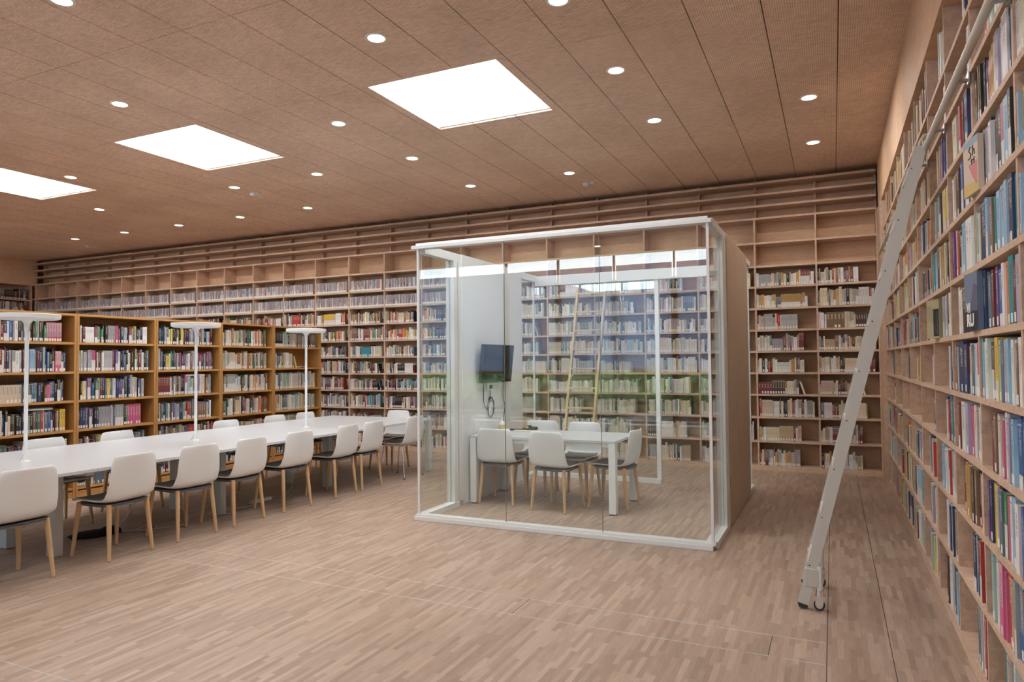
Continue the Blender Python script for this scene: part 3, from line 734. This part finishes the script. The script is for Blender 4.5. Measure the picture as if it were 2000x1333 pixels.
# the remaining right-hand bays
RP = 'wcesnmkdfwclhwoeryv'
for c in range(len(DIV_R) - 1):
    if c in (4, 5, 6): continue
    y0, y1 = DIV_R[c] + .013, DIV_R[c + 1] - .013
    for k in range(11):
        z0 = S[k] + (TH / 2 if k else 0); av = S[k + 1] - TH / 2 - z0
        if c < 2: continue
        fl_ = rb.choice([.9, .95, .8, .7]) if c <= 3 else rb.choice([.98, .95, .85, .75, .6])
        if c >= 7 and k in (3, 4): fl_ = rb.choice([.22, .35, .15])
        pal = {8: 'ffcqfhcke', 9: 'fcqfhfek', 10: 'fchqfcad'}.get(k, RP) if c >= 7 else RP
        if c == 3: pal = 'qhcecyvlp' if k > 5 else 'rbwcnt'
        o = (XW, y1 if c <= 3 else y0 + (y1 - y0) * fl_, z0)
        run(mass, rb, o, (0, -1), (-1, 0), (y1 - y0) * (1 if c <= 3 else fl_), av, .2, pal, fill=.995, hm=(.66, .86), series=.05, wm=(.018, .046), setb=(.005, .025))
mo = mass.build('shelved_books', 'rows of upright library books on the back wall shelves, oak bookcases and farther right-hand bays', 'books')
do = discs.build('media_cases', 'thin media cases with white title strips on the two upper rows, left of booth', 'media cases')

# a label of its own for each book: look first, then neighbours, then place
ROW = ['bottom shelf', 'second shelf up', 'third shelf up', 'fourth shelf up', 'fifth shelf up', 'sixth shelf up', 'seventh shelf up', 'eighth shelf up', 'ninth shelf up', 'tenth shelf up', 'top shelf']
BAY = {4: 'nearest bay', 5: 'second bay from edge', 6: 'third bay from edge'}
byc = {}
for d_ in IND: byc.setdefault((d_['c'], d_['k']), []).append(d_)
used = set()
for key, L in byc.items():
    L.sort(key=lambda d: -d['y'])
    for i, d_ in enumerate(L):
        if d_['col'] == 'X': continue
        if 'lying' in d_:
            d_['o']['label'] = ['thick blue book at the bottom of the flat pile, bottom right shelf', 'white book lying second from bottom of the flat pile', 'black book lying third up in the flat pile',
                                'white book lying fourth up in the flat pile', 'thin grey book lying fifth up in the flat pile', 'white book lying on top of the flat pile'][d_['lying']]; continue
        cn = CNAME[d_['col']]; same = [q for q in L if q['col'] == d_['col']]
        size = 'thick' if d_['w'] > .042 else ('thin' if d_['w'] < .024 else 'medium')
        base = size + ' ' + cn + ' book'
        if len(same) > 1:
            idx = same.index(d_); base = ['first', 'second', 'third', 'fourth', 'fifth'][min(idx, 4)] + ' ' + cn + ' book from left'
        elif i > 0 and L[i - 1]['col'] != 'X': base += ' right of a ' + CNAME[L[i - 1]['col']] + ' one'
        lab = base + ', ' + ROW[key[1]] + ', ' + BAY[key[0]]
        if lab in used: lab += ', again'
        used.add(lab); d_['o']['label'] = lab

# ------------------------------------------------------------------ glass booth
BX0, BX1, BY0, BY1, BH = -3.655, -.852, 5.575, 8.44, 2.65
booth = thing('glass_booth', 'free-standing glass meeting booth with white frame and two solid side walls', 'booth', ((BX0 + BX1) / 2, (BY0 + BY1) / 2, 0))
def bb(name, a, b_, m, bevel=0, label=None):
    o = wbox(name, a, b_, m, booth, bevel)
    if label: o['label'] = label
    return o
PX = .09
gx0, gx1, gy0, gy1 = BX0 + .045, BX1 - .035, BY0 + .03, BY1 - .02      # glass planes
# bottom rails (stepped), top rails
def rail(name, poly_fn, z0, z1): pass
bb('bottom_rail', (BX0, BY0, .0), (BX1 - .03, BY0 + .085, .038), 'white_paint', .003); bb('bottom_rail', (BX0 + .012, BY0 + .012, .038), (BX1 - .012, BY0 + .09, .058), 'white_paint', .002)
bb('bottom_rail', (BX0 + .01, BY0 + .09, 0), (BX0 + .10, 6.30, .056), 'white_paint', .003); bb('bottom_rail', (BX1 - .10, BY0 + .09, 0), (BX1 - .004, 6.40, .056), 'white_paint', .003)
bb('bottom_rail', (BX0 + .01, 7.9, 0), (BX0 + .10, BY1, .056), 'white_paint', .003); bb('bottom_rail', (BX1 - .10, 8.02, 0), (BX1 - .004, BY1, .056), 'white_paint', .003)
bb('bottom_rail', (BX0 + .10, BY1 - .08, 0), (-1.93, BY1, .056), 'white_paint', .003)
bb('top_rail', (BX0 - .012, BY0 - .006, 2.595), (BX1 + .0, BY0 + .085, 2.628), 'white_paint', .002); bb('top_rail', (BX0 + .03, BY0 + .008, 2.628), (BX1 - .03, BY0 + .08, BH), 'white_paint', .002)
bb('top_rail', (BX0 + .01, BY0 + .085, 2.56), (BX0 + .09, 6.38, BH - .004), 'white_paint', .002); bb('top_rail', (BX1 - .085, BY0 + .085, 2.585), (BX1 - .004, 6.42, BH - .004), 'white_paint', .002)
bb('top_rail', (BX0 + .01, 7.88, 2.56), (BX0 + .09, BY1, BH - .004), 'white_paint', .002); bb('top_rail', (BX1 - .085, 8.02, 2.585), (BX1 - .004, BY1, BH - .004), 'white_paint', .002)
bb('top_rail', (BX0 + .09, BY1 - .08, 2.50), (BX1 - .085, BY1, 2.63), 'white_paint', .002)
# corner posts
for x in (gx0, gx1): bb('corner_post', (x - .011, gy0 - .011, .058), (x + .011, gy0 + .011, 2.595), 'white_paint')
bb('corner_post', (gx0 - .011, gy1 - .011, .056), (gx0 + .011, gy1 + .011, 2.56), 'white_paint'); bb('corner_post', (gx1 - .011, gy1 - .011, .056), (gx1 + .011, gy1 + .011, 2.585), 'white_paint')
bb('door_post', (-1.975, gy1 - .04, 0.0), (-1.925, gy1 + .02, 2.50), 'white_paint', .002)
# glass panes
T = .010
xsn = [gx0 + .011, -2.692, -1.79, gx1 - .011]
for i in range(3):
    bb('glass_pane', (xsn[i] + .0015, gy0 - T / 2, .056), (xsn[i + 1] - .0015, gy0 + T / 2, 2.597), 'clear_glass')
    if i: bb('pane_joint', (xsn[i] - .0015, gy0 - T / 2, .056), (xsn[i] + .0015, gy0 + T / 2, 2.597), 'glass_edge')
bb('glass_pane', (gx0 - T / 2, gy0 + .012, .056), (gx0 + T / 2, 6.205, 2.56), 'clear_glass'); bb('glass_pane', (gx1 - T / 2, gy0 + .012, .056), (gx1 + T / 2, 6.215, 2.586), 'clear_glass')
bb('glass_pane', (gx0 - T / 2, 7.97, .056), (gx0 + T / 2, gy1 - .012, 2.56), 'clear_glass'); bb('glass_pane', (gx1 - T / 2, 8.09, .056), (gx1 + T / 2, gy1 - .012, 2.586), 'clear_glass')
bb('glass_pane', (gx0 + .012, gy1 - T / 2, .056), (-2.78, gy1 + T / 2, 2.50), 'clear_glass'); bb('glass_pane', (-2.777, gy1 - T / 2, .056), (-1.975, gy1 + T / 2, 2.50), 'clear_glass')
# frames between glass and solid walls
for a, b_ in ((6.205, 6.278), (6.292, 6.375)): bb('wall_post', (gx0 - .045, a, .056), (gx0 + .05, b_, 2.56), 'white_paint')
bb('post_gasket', (gx0 - .03, 6.278, .056), (gx0 + .035, 6.292, 2.56), 'rubber')
for a, b_ in ((6.215, 6.30), (6.314, 6.42)): bb('wall_post', (gx1 - .05, a, .056), (gx1 + .028, b_, 2.585), 'white_paint')
bb('post_gasket', (gx1 - .035, 6.30, .056), (gx1 + .018, 6.314, 2.585), 'rubber')
for x, a, b_, zt in ((gx0, 7.88, 7.97, 2.56), (gx1, 8.02, 8.09, 2.585)): bb('wall_post', (x - .045, a, .056), (x + .03, b_, zt), 'white_paint')
# solid side walls
bb('side_wall', (BX0 + .0, 6.375, 0), (BX0 + .10, 7.88, BH - .002), 'laminate_white', label='white laminated side wall carrying the screen')
bb('side_wall', (BX1 - .09, 6.42, 0.02), (BX1 - .012, 8.02, BH - .002), 'laminate_white')
bb('side_cladding', (BX1 - .012, 6.42, .012), (BX1, 8.02, BH), 'laminate_taupe', label='taupe laminate on the outer face of the side wall')
bb('wall_skirting', (BX0 + .10, 6.375, 0), (BX0 + .112, 7.88, .02), 'joint_grey')

# screen on the booth wall
tv = thing('wall_screen', 'black flat screen tilted down on the booth side wall', 'screen', (-3.55, 7.05, 1.49))
def tilt(o, parent, ang=.10): o.parent = parent; o.rotation_euler = (0, ang, 0); return o
tilt(MB().box((.045, -.385, -.215), (.085, .385, .215)).build('screen_body', 'rubber', None, bevel=.004), tv)
tilt(MB().box((.0852, -.375, -.205), (.0862, .375, .205)).build('screen_glass', 'screen_black', None), tv)
MB().box((-.004, -.1, -.1), (.03, .1, .1)).build('wall_bracket', 'rubber', tv)
MB().box((.02, -.05, -.06), (.06, .05, .06)).build('tilt_arm', 'rubber', tv)
def curve_pts(P, n=8):
    out = []
    for i in range(len(P) - 1):
        p0 = Vector(P[max(i - 1, 0)]); p1 = Vector(P[i]); p2 = Vector(P[i + 1]); p3 = Vector(P[min(i + 2, len(P) - 1)])
        for k in range(n):
            t = k / n; out.append(.5 * ((2 * p1) + (-p0 + p2) * t + (2 * p0 - 5 * p1 + 4 * p2 - p3) * t * t + (-p0 + 3 * p1 - 3 * p2 + p3) * t ** 3))
    out.append(Vector(P[-1])); return out
xw = -3.547
lp = [(xw + .02, 6.80, 1.27), (xw + .008, 6.82, 1.05), (xw + .008, 6.90, .97)]
for q in range(2):
    for a in range(0, 12): th = a / 12 * 2 * math.pi; lp.append((xw + .008 + .002 * q, 6.99 + (.075 + .008 * q) * -math.cos(th), .99 + (.115 - .01 * q) * math.sin(th)))
lp += [(xw + .008, 6.98, 1.10), (xw + .01, 6.97, 1.2)]
tag(MB().tube(curve_pts(lp, 5), .004, 6).build('power_cable', 'cable_black', smooth=True), 'black power cable coiled in a loop below the screen', 'cable')
tag(MB().tube(curve_pts([(xw + .02, 7.30, 1.28), (xw + .008, 7.31, 1.1), (xw + .008, 7.36, .98), (xw + .008, 7.33, .86), (xw + .01, 7.32, .76), (xw + .03, 7.30, .733)], 6), .004, 6).build('video_cable', 'cable_black', smooth=True), 'black cable hanging straight from the screen to the table', 'cable')
sk = thing('wall_socket', 'double white wall socket under the screen in the booth', 'socket', (xw, 7.0, 1.22))
MB().box((0, -.085, -.045), (.008, .085, .045)).build('socket_plate', 'white_paint', sk, bevel=.003); MB().box((.008, -.045, -.02), (.035, -.015, .02)).build('plug', 'cable_black', sk, bevel=.004)
MB().lathe([(.02, 0), (.02, .002)], seg=16).build('socket_ring', 'grey_leg', sk).matrix_local = Matrix.Translation((.0085, .045, 0)) @ Matrix.Rotation(math.radians(90), 4, 'Y')

# ------------------------------------------------------------------ chairs
def chair_shell():
    prof = [(.235, .427), (.21, .445), (.15, .450), (.05, .443), (-.06, .436), (-.12, .434), (-.17, .440), (-.205, .458), (-.224, .495), (-.236, .55), (-.248, .62), (-.262, .70), (-.272, .775), (-.276, .805)]
    n = 13; V, Fq = [], []
    m_ = len(prof)
    for i, (y, z) in enumerate(prof):
        s = i / (m_ - 1); back = max(0, (i - 7) / (m_ - 8))
        hw = .222 - .028 * back
        if i == 0: hw = .17
        if i == 1: hw = .205
        if i == m_ - 1: hw = .165
        if i == m_ - 2: hw = .19
        for j in range(n):
            u = -1 + 2 * j / (n - 1); c = u * u
            seat_up = .022 * c * c * (1 - back) * (0.3 + .7 * min(1, i / 5)); fwd = .045 * c * back + .02 * c * c * (i in (6, 7, 8))
            V.append((hw * u, y + fwd, z + seat_up))
    for i in range(m_ - 1):
        for j in range(n - 1): a = i * n + j; Fq.append((a, a + 1, a + n + 1, a + n))
    return V, Fq, n
def legp(x0, y0, x1, y1, zt=.425):
    return [(x0, y0, zt), (x0 * .55 + x1 * .45, y0 * .55 + y1 * .45, zt * .55), (x1, y1, .006)], [.019, .0175, .0125]
def make_chair(label, group, metal=False):
    t = thing('shell_chair', label, 'chair', group=group)
    V, Fq, n = chair_shell()
    me = bpy.data.meshes.new('seat_shell'); me.from_pydata(V, [], Fq); me.materials.append(MATS['white_plastic']); me.polygons.foreach_set('use_smooth', [True] * len(me.polygons))
    o = bpy.data.objects.new('seat_shell', me); COL.objects.link(o); o.parent = t
    sd = o.modifiers.new('s', 'SOLIDIFY'); sd.thickness = .011; sd.offset = 0; ss = o.modifiers.new('u', 'SUBSURF'); ss.levels = 1; ss.render_levels = 2
    # seat pad sits on the shell
    rows = range(1, 8); W_ = []; FF = []
    for a, i in enumerate(rows):
        for j in range(1, n - 1): x, y, z = V[i * n + j]; W_.append((x * .985, y, z + .0072))
    k = n - 2
    for a in range(len(rows) - 1):
        for j in range(k - 1): q = a * k + j; FF.append((q, q + 1, q + k + 1, q + k))
    me = bpy.data.meshes.new('seat_pad'); me.from_pydata(W_, [], FF); me.materials.append(MATS['felt_grey']); me.polygons.foreach_set('use_smooth', [True] * len(me.polygons))
    o = bpy.data.objects.new('seat_pad', me); COL.objects.link(o); o.parent = t; sd = o.modifiers.new('s', 'SOLIDIFY'); sd.thickness = .003; sd.offset = 0
    if metal:
        MB().box((-.11, -.12, .405), (.11, .12, .428)).build('seat_frame', 'chrome', t, bevel=.006)
        for sx in (-1, 1):
            for sy in (-1, 1):
                pts = [(sx * .06, sy * .08, .418), (sx * .15, sy * .13, .418), (sx * .165, sy * .145, .405), (sx * .205, sy * .205, .012)]
                l_ = MB().tube(pts, .0085, 10).build('leg', 'chrome', t, True)
                MB().lathe([(.011, 0), (.011, .016)], (sx * .205, sy * .205, 0), 10).build('foot_cap', 'rubber', l_)
    else:
        V2 = [(-.15, .17), (.15, .17), (.178, .10), (.19, -.05), (.186, -.15), (.14, -.20), (0, -.215), (-.14, -.20), (-.186, -.15), (-.19, -.05), (-.178, .10)]
        MB().prism(V2, .408, .428, 'xy').build('seat_frame', 'under_grey', t, bevel=.006)
        for sx in (-1, 1):
            for sy in (-1, 1):
                pts, rr = legp(sx * .165, sy * .165 + .0, sx * .192, sy * .207)
                l_ = MB().tube(pts, rr, 12).build('leg', 'beech_leg', t, True)
                MB().lathe([(.0125, 0), (.0125, .008)], (sx * .192, sy * .207, 0), 10).build('foot_cap', 'felt_grey', l_)
    return t
TBL = 'chairs along the long table'
ch0 = make_chair('white shell chair cut by the left edge of the picture, nearest the camera', TBL)
NEAR = [(2.885, 0, 'white shell chair on the near side of the long table, at the left edge'), (3.665, 3, 'white shell chair second from the left on the near side, above the black bag'),
        (4.31, -3, 'white shell chair third from the left on the near side of the table'), (4.88, 2, 'white shell chair fourth from the left, before the second table leg'),
        (5.545, -2, 'white shell chair fifth from the left, in the middle of the near side'), (6.31, 2, 'white shell chair sixth from the left, before the third table leg'),
        (6.8, 0, 'last wooden-legged white shell chair on the near side, left of the chrome-legged one')]
def put(c, x, y, deg): c.location = (x, y, 0); c.rotation_euler = (0, 0, math.radians(deg))
ch0['label'] = NEAR[0][2]; put(ch0, -5.255, NEAR[0][0], 90)
for y, dr, lb in NEAR[1:]:
    c = copy_tree(ch0); c['label'] = lb; put(c, -5.255, y, 90 + dr)
FAR = [(4.1, 'far-side white chair whose back shows behind the first lamp pole'), (4.86, 'far-side white chair, second back from the left'), (6.28, 'far-side white chair just right of the second lamp pole'),
       (7.12, 'far-side white chair just left of the third lamp pole'), (7.72, 'far-side white chair just behind the third lamp pole')]
for y, lb in FAR:
    c = copy_tree(ch0); c['label'] = lb; put(c, -6.66, y, -90 + rnd.uniform(-3, 3))
c = copy_tree(ch0); c['label'] = 'white shell chair at the far end of the table, facing the camera'; put(c, -5.80, 8.22, 180)
c = make_chair('white shell chair with four thin chrome legs beside the booth corner', TBL, True); put(c, -5.22, 7.66, 88)
BTH = 'chairs inside the glass booth'
for x, y, d, lb in ((-3.245, 6.70, 3, 'white chair in the booth, front left, with its back to the camera'), (-2.575, 6.585, -8, 'white chair in the booth, front middle, with its back to the camera'),
                    (-2.075, 6.905, 86, 'white chair in the booth at the right end of the table, seen from the side'), (-3.12, 7.30, 182, 'white chair in the booth behind the table, next to the screen'),
                    (-2.60, 7.25, 178, 'white chair in the booth behind the table, right of the other far one')):
    c = copy_tree(ch0); c['label'] = lb; c['group'] = BTH; put(c, x, y, d)

# ------------------------------------------------------------------ tables, lamps
TX0, TX1, TZ = -6.86, -5.09, .72
tb = thing('long_table', 'long white reading table made of joined sections, running toward the back shelves', 'table', (-5.97, 5, 0))
ys = [-.0, 1.82, 3.42, 5.03, 6.65, 8.26]
for i in range(1, 5): wbox('tabletop', (TX0, ys[i] + .001, TZ - .025), (TX1, ys[i + 1] - .001, TZ), 'table_white', tb, .0015)
for y in ys[2:5]:
    for x in (-6.23, -5.60): wbox('leg', (x - .05, y - .035, 0.004), (x + .05, y + .035, TZ - .06), 'grey_leg', tb, .003)
    wbox('cross_beam', (TX0 + .08, y - .03, TZ - .06), (TX1 - .08, y + .03, TZ - .025), 'grey_leg', tb)
for y in (1.87, 8.20):
    for x in (TX0 + .05, TX1 - .04): wbox('leg', (x - .035, y - .035, 0.004), (x + .035, y + .035, TZ - .025), 'grey_leg', tb, .003)
# cable trays of bent wire under the sections
for i in range(1, 5):
    mb = MB(); ya, yb = ys[i] + .35, ys[i + 1] - .35
    for x, z in ((-6.12, .64), (-6.08, .56), (-5.97, .54), (-5.86, .56), (-5.82, .64)): mb.tube([(x, ya, z), (x, yb, z)], .003, 5)
    nn = 14
    for k in range(nn):
        y = ya + (yb - ya) * k / (nn - 1); mb.tube([(-6.12, y, .69), (-6.12, y, .64), (-6.08, y, .56), (-5.97, y, .54), (-5.86, y, .56), (-5.82, y, .64), (-5.82, y, .69)], .0025, 5)
    o = W(mb.build('cable_tray', 'steel_wire'), tb); o['kind'] = 'stuff'
bt = thing('booth_table', 'white rectangular table with square legs inside the glass booth', 'table', (-2.75, 6.9, 0))
wbox('tabletop', (-3.53, 6.475, .695), (-1.93, 7.29, .72), 'table_white', bt, .0015)
for x in (-3.495, -1.967):
    for y in (6.51, 7.255): wbox('leg', (x - .035, y - .035, .012), (x + .035, y + .035, .695), 'white_paint', bt, .002); 
for y in (6.51, 7.255): wbox('apron_beam', (-3.46, y - .015, .655), (-2.0, y + .015, .695), 'white_paint', bt)
for x in (-3.495, -1.967):
    for y in (6.51, 7.255): wbox('foot_cap', (x - .03, y - .03, 0), (x + .03, y + .03, .012), 'rubber', bt)

def make_lamp(label):
    t = thing('reading_lamp', label, 'lamp', group='disc lamps on the long table')
    MB().lathe([(.001, 1.905 - TZ), (.02, 1.895 - TZ), (.06, 1.893 - TZ), (.215, 1.888 - TZ), (.236, 1.897 - TZ), (.24, 1.925 - TZ), (.236, 1.931 - TZ), (.001, 1.933 - TZ)], seg=48).build('lamp_head', 'white_paint', t, True)
    prof = [(.0145, 0), (.0145, .3), (.0145, .9), (.015, 1.08), (.02, 1.13), (.045, 1.165), (.06, 1.173)]
    MB().lathe(prof, seg=20).build('pole', 'white_paint', t, True)
    MB().lathe([(.035, 0), (.035, .005), (.014, .009)], seg=24).build('mount', 'white_paint', t, True)
    MB().tube([(-.045, -.02, .004), (-.02, -.01, .05), (-.005, 0, .075)], .003, 6).build('cable_lead', 'cable_white', t)
    return t
lm = make_lamp('tall white disc lamp on the table, nearest the camera at the left edge'); lm.location = (-6.03, 3.44, TZ + .0)
for k, (x, y, lb) in enumerate(((-5.985, 5.066, 'tall white disc lamp in the middle of the long table, second from camera'), (-5.90, 6.615, 'tall white disc lamp farthest along the table, nearest the booth'))):
    c = copy_tree(lm); c.location = (x, y, TZ); c['label'] = lb
# slim power boxes on the tabletop
# loose cables and the bag under the table
for P, lb in (([(-6.0, 3.95, .006), (-5.8, 4.2, .006), (-5.65, 4.35, .006), (-5.85, 4.45, .006), (-5.75, 4.25, .006), (-5.55, 4.5, .006), (-5.7, 4.75, .006), (-5.95, 4.8, .2), (-5.97, 4.8, .54)], 'white cable lying in loops between the second and third near-side chairs'),
              ([(-5.97, 5.4, .54), (-5.9, 5.35, .2), (-5.75, 5.25, .006), (-5.5, 5.15, .006), (-5.62, 4.95, .006), (-5.75, 5.1, .006), (-5.6, 5.4, .006), (-5.75, 5.8, .006), (-5.8, 6.2, .006), (-5.9, 6.4, .2), (-5.97, 6.4, .54)], 'white cable trailing on the floor past the second table leg'),
              ([(-5.97, 4.3, .54), (-5.85, 4.28, .25), (-5.9, 4.1, .006), (-6.1, 3.9, .006)], 'white cable dropping from the tray to the black bag')):
    tag(MB().tube(curve_pts(P, 7), .005, 6).build('floor_cable', 'cable_white', smooth=True), lb, 'cable')
tag(MB().box((-5.72, 5.52, .0), (-5.66, 5.80, .035)).build('power_strip', 'white_paint', bevel=.005), 'white power strip on the floor behind the fourth chair', 'power strip')
import bmesh
bm = bmesh.new(); bmesh.ops.create_icosphere(bm, subdivisions=3, radius=1)
for v in bm.verts:
    d = v.co.normalized(); v.co = Vector((d.x * .10, d.y * .2, max(d.z, -.3) * .05 + .016)) * (1 + .22 * mno.noise(d * 3)); v.co.z = max(v.co.z, 0) * (1.25 if d.y > .35 else .75)
me = bpy.data.meshes.new('cloth_bag'); bm.to_mesh(me); bm.free(); me.materials.append(MATS['black_fabric']); me.polygons.foreach_set('use_smooth', [True] * len(me.polygons))
o = bpy.data.objects.new('cloth_bag', me); COL.objects.link(o); o.location = (-5.93, 3.97, .0); o.rotation_euler = (0, 0, -.5); tag(o, 'crumpled black cloth bag lying on the floor under the long table', 'bag')

# things on the booth table
t = thing('dispenser_bottle', 'small white bottle with yellow label on the booth table', 'bottle', (-3.40, 7.0, .72))
MB().lathe([(.03, 0), (.033, .01), (.033, .09), (.02, .11), (.011, .115), (.011, .14), (.001, .142)], seg=20).build('bottle_body', 'white_plastic', t, True)
MB().lathe([(.0338, .025), (.0338, .075)], seg=20).build('bottle_label', 'print_yellow', t); MB().lathe([(.013, .13), (.013, .155), (.001, .157)], seg=14).build('pump_cap', 'white_paint', t)
tag(MB().box((-3.36, 7.10, .72), (-3.16, 7.15, .738)).build('remote_control', 'black_fabric', bevel=.006), 'slim dark remote control on the booth table, beside the bottle', 'remote')
tag(MB().box((-3.24, 7.18, .72), (-3.10, 7.22, .742)).build('marker_pen', 'pen_teal' if 'pen_teal' in MATS else 'screen_black', bevel=.008), 'dark teal marker on the booth table, near the screen cable', 'pen')
tag(MB().box((-3.28, 7.03, .72), (-2.98, 7.09, .732)).build('tablet_case', 'page_white', bevel=.004), 'flat pale case lying on the booth table', 'case')
t = thing('desk_phone', 'small black handset beside the far chair on the booth table', 'phone', (-3.14, 7.26, .7195))
MB().hexa([(-.05, -.05, 0), (.05, -.05, 0), (.05, .05, 0), (-.05, .05, 0), (-.05, -.05, .012), (.05, -.05, .012), (.05, .02, .035), (-.05, .02, .035)]).build('phone_base', 'black_fabric', t); 
MB().box((-.07, .0, .03), (-.02, .03, .05)).build('handset', 'screen_black', t, bevel=.008)

# ------------------------------------------------------------------ ladders
# white rolling ladder leaning on the right-hand shelves
lad = thing('rolling_ladder', 'tall white metal rolling ladder leaning against the right-hand shelves', 'ladder', (-.19, 4.76, 0))
foot = Vector((-.195, 0, .03)); top = Vector((.478, 0, 2.70)); dirv = (top - foot).normalized(); nrm = Vector((dirv.z, 0, -dirv.x))
YN, YF = 4.53, 5.0
def lad_rail(y0, y1):
    hw = .028; a = foot; b_ = top
    p = [a - nrm * hw, a + nrm * hw, b_ + nrm * hw - dirv * .02, b_ + nrm * (hw - .025) + dirv * .012, b_ - nrm * hw * .4 + dirv * .012, b_ - nrm * hw]
    return MB().prism([(q.x, q.z) for q in p], y0, y1, 'xz')
W(lad_rail(YN - .013, YN + .013).build('side_rail', 'ladder_cream', bevel=.003), lad); W(lad_rail(YF - .013, YF + .013).build('side_rail', 'ladder_cream', bevel=.003), lad)
for y in (YN, YF):
    W(MB().prism([((foot + nrm * s_ - dirv * d_).x, (foot + nrm * s_ - dirv * d_).z) for s_, d_ in ((-.031, 0), (.031, 0), (.028, .02), (-.018, .025))], y - .015, y + .015, 'xz').build('rail_foot', 'rubber'), lad)
for k in range(1, 10):
    c_ = foot + dirv * (.30 * k - .06)
    q = MB().hexa([(c_.x - .03, YN + .013, c_.z - .012), (c_.x + .03, YN + .013, c_.z - .012), (c_.x + .03, YF - .013, c_.z - .012), (c_.x - .03, YF - .013, c_.z - .012),
                   (c_.x - .03, YN + .013, c_.z + .012), (c_.x + .03, YN + .013, c_.z + .012), (c_.x + .03, YF - .013, c_.z + .012), (c_.x - .03, YF - .013, c_.z + .012)])
    W(q.build('step', 'ladder_cream', bevel=.003), lad)
    W(MB().tube([(c_.x - .018, YN - .0145, c_.z), (c_.x - .018, YN - .012, c_.z)], .004, 8).build('bolt', 'rubber'), lad)
for y in (YN, YF):
    cx_ = -.105
    br = W(MB().box((cx_ - .075, y - .02, .135), (cx_ + .0, y + .02, .245)).build('caster_bracket', 'ladder_cream', bevel=.004), lad)
    W(MB().tube([(cx_ + .004, y, .12), (cx_ + .004, y, .26)], .018, 14).build('spring_housing', 'white_paint', smooth=True), lad)
    W(MB().tube([(cx_ + .004, y, .085), (cx_ + .004, y, .12)], [.026, .022], 14).build('swivel_head', 'chrome', smooth=True), lad)
    W(MB().prism([(cx_ - .022, .03), (cx_ + .02, .03), (cx_ + .03, .088), (cx_ - .022, .088)], y - .020, y - .016, 'xz').build('caster_fork', 'chrome'), lad)
    W(MB().prism([(cx_ - .022, .03), (cx_ + .02, .03), (cx_ + .03, .088), (cx_ - .022, .088)], y + .016, y + .020, 'xz').build('caster_fork', 'chrome'), lad)
    W(MB().tube([(cx_, y - .012, .031), (cx_, y + .012, .031)], .031, 20).build('wheel', 'rubber', smooth=True), lad)
    W(MB().tube([(cx_, y - .0165, .031), (cx_, y + .0165, .031)], .019, 12).build('wheel_hub', 'chrome', smooth=True), lad)
    # hook arms that ride on the rail tube
    W(MB().tube([(.455, y, 2.66), (.478, y, 2.74), (.50, y, 2.778), (.527, y, 2.775)], .007, 10).build('hook_arm', 'ladder_cream', smooth=True), lad)
    W(MB().tube([(.462, y + .02, 2.70), (.462, y + .06, 2.70)], .016, 12).build('guide_roller', 'rubber', smooth=True), lad)
rt = thing('ladder_rail', 'beige round tube rail running along the right-hand shelves', 'rail', (.522, 5, 2.735))
W(MB().tube([(.522, -.2, 2.742), (.522, 9.2, 2.742)], .0175, 16).build('rail_tube', 'ladder_cream', smooth=True), rt)
for y in DIV_R[2:-1]:
    b_ = W(MB().box((.522, y - .012, 2.722), (XW, y + .012, 2.734)).build('rail_bracket', 'steel_wire', bevel=.002), rt)
    W(MB().box((.566, y - .02, 2.71), (.575, y + .02, 2.76)).build('bracket_plate', 'steel_wire', bevel=.002), rt)
# wooden ladder behind the booth
wl_ = thing('wooden_ladder', 'pale wooden ladder leaning on the back shelves behind the booth', 'ladder', (-3.28, 9.3, 0))
for x0, x1 in ((-3.085, -3.035), (-3.50, -3.465)):
    W(MB().hexa([(x0 - .016, 9.09, 0.0), (x0 + .016, 9.09, 0), (x0 + .016, 9.15, 0), (x0 - .016, 9.15, 0), (x1 - .016, 9.82, 2.755), (x1 + .016, 9.82, 2.755), (x1 + .016, 9.88, 2.745), (x1 - .016, 9.88, 2.745)]).build('side_rail', 'pine_rail', bevel=.003), wl_)
for k in range(9):
    z = .27 + k * .281; y = 9.12 + .73 * z / 2.75
    W(MB().box((-3.50 + .012 + .035 * z / 2.75, y - .03, z - .012), (-3.085 - .012 + .05 * z / 2.75, y + .03, z + .012)).build('step', 'pine_rail', bevel=.002), wl_)
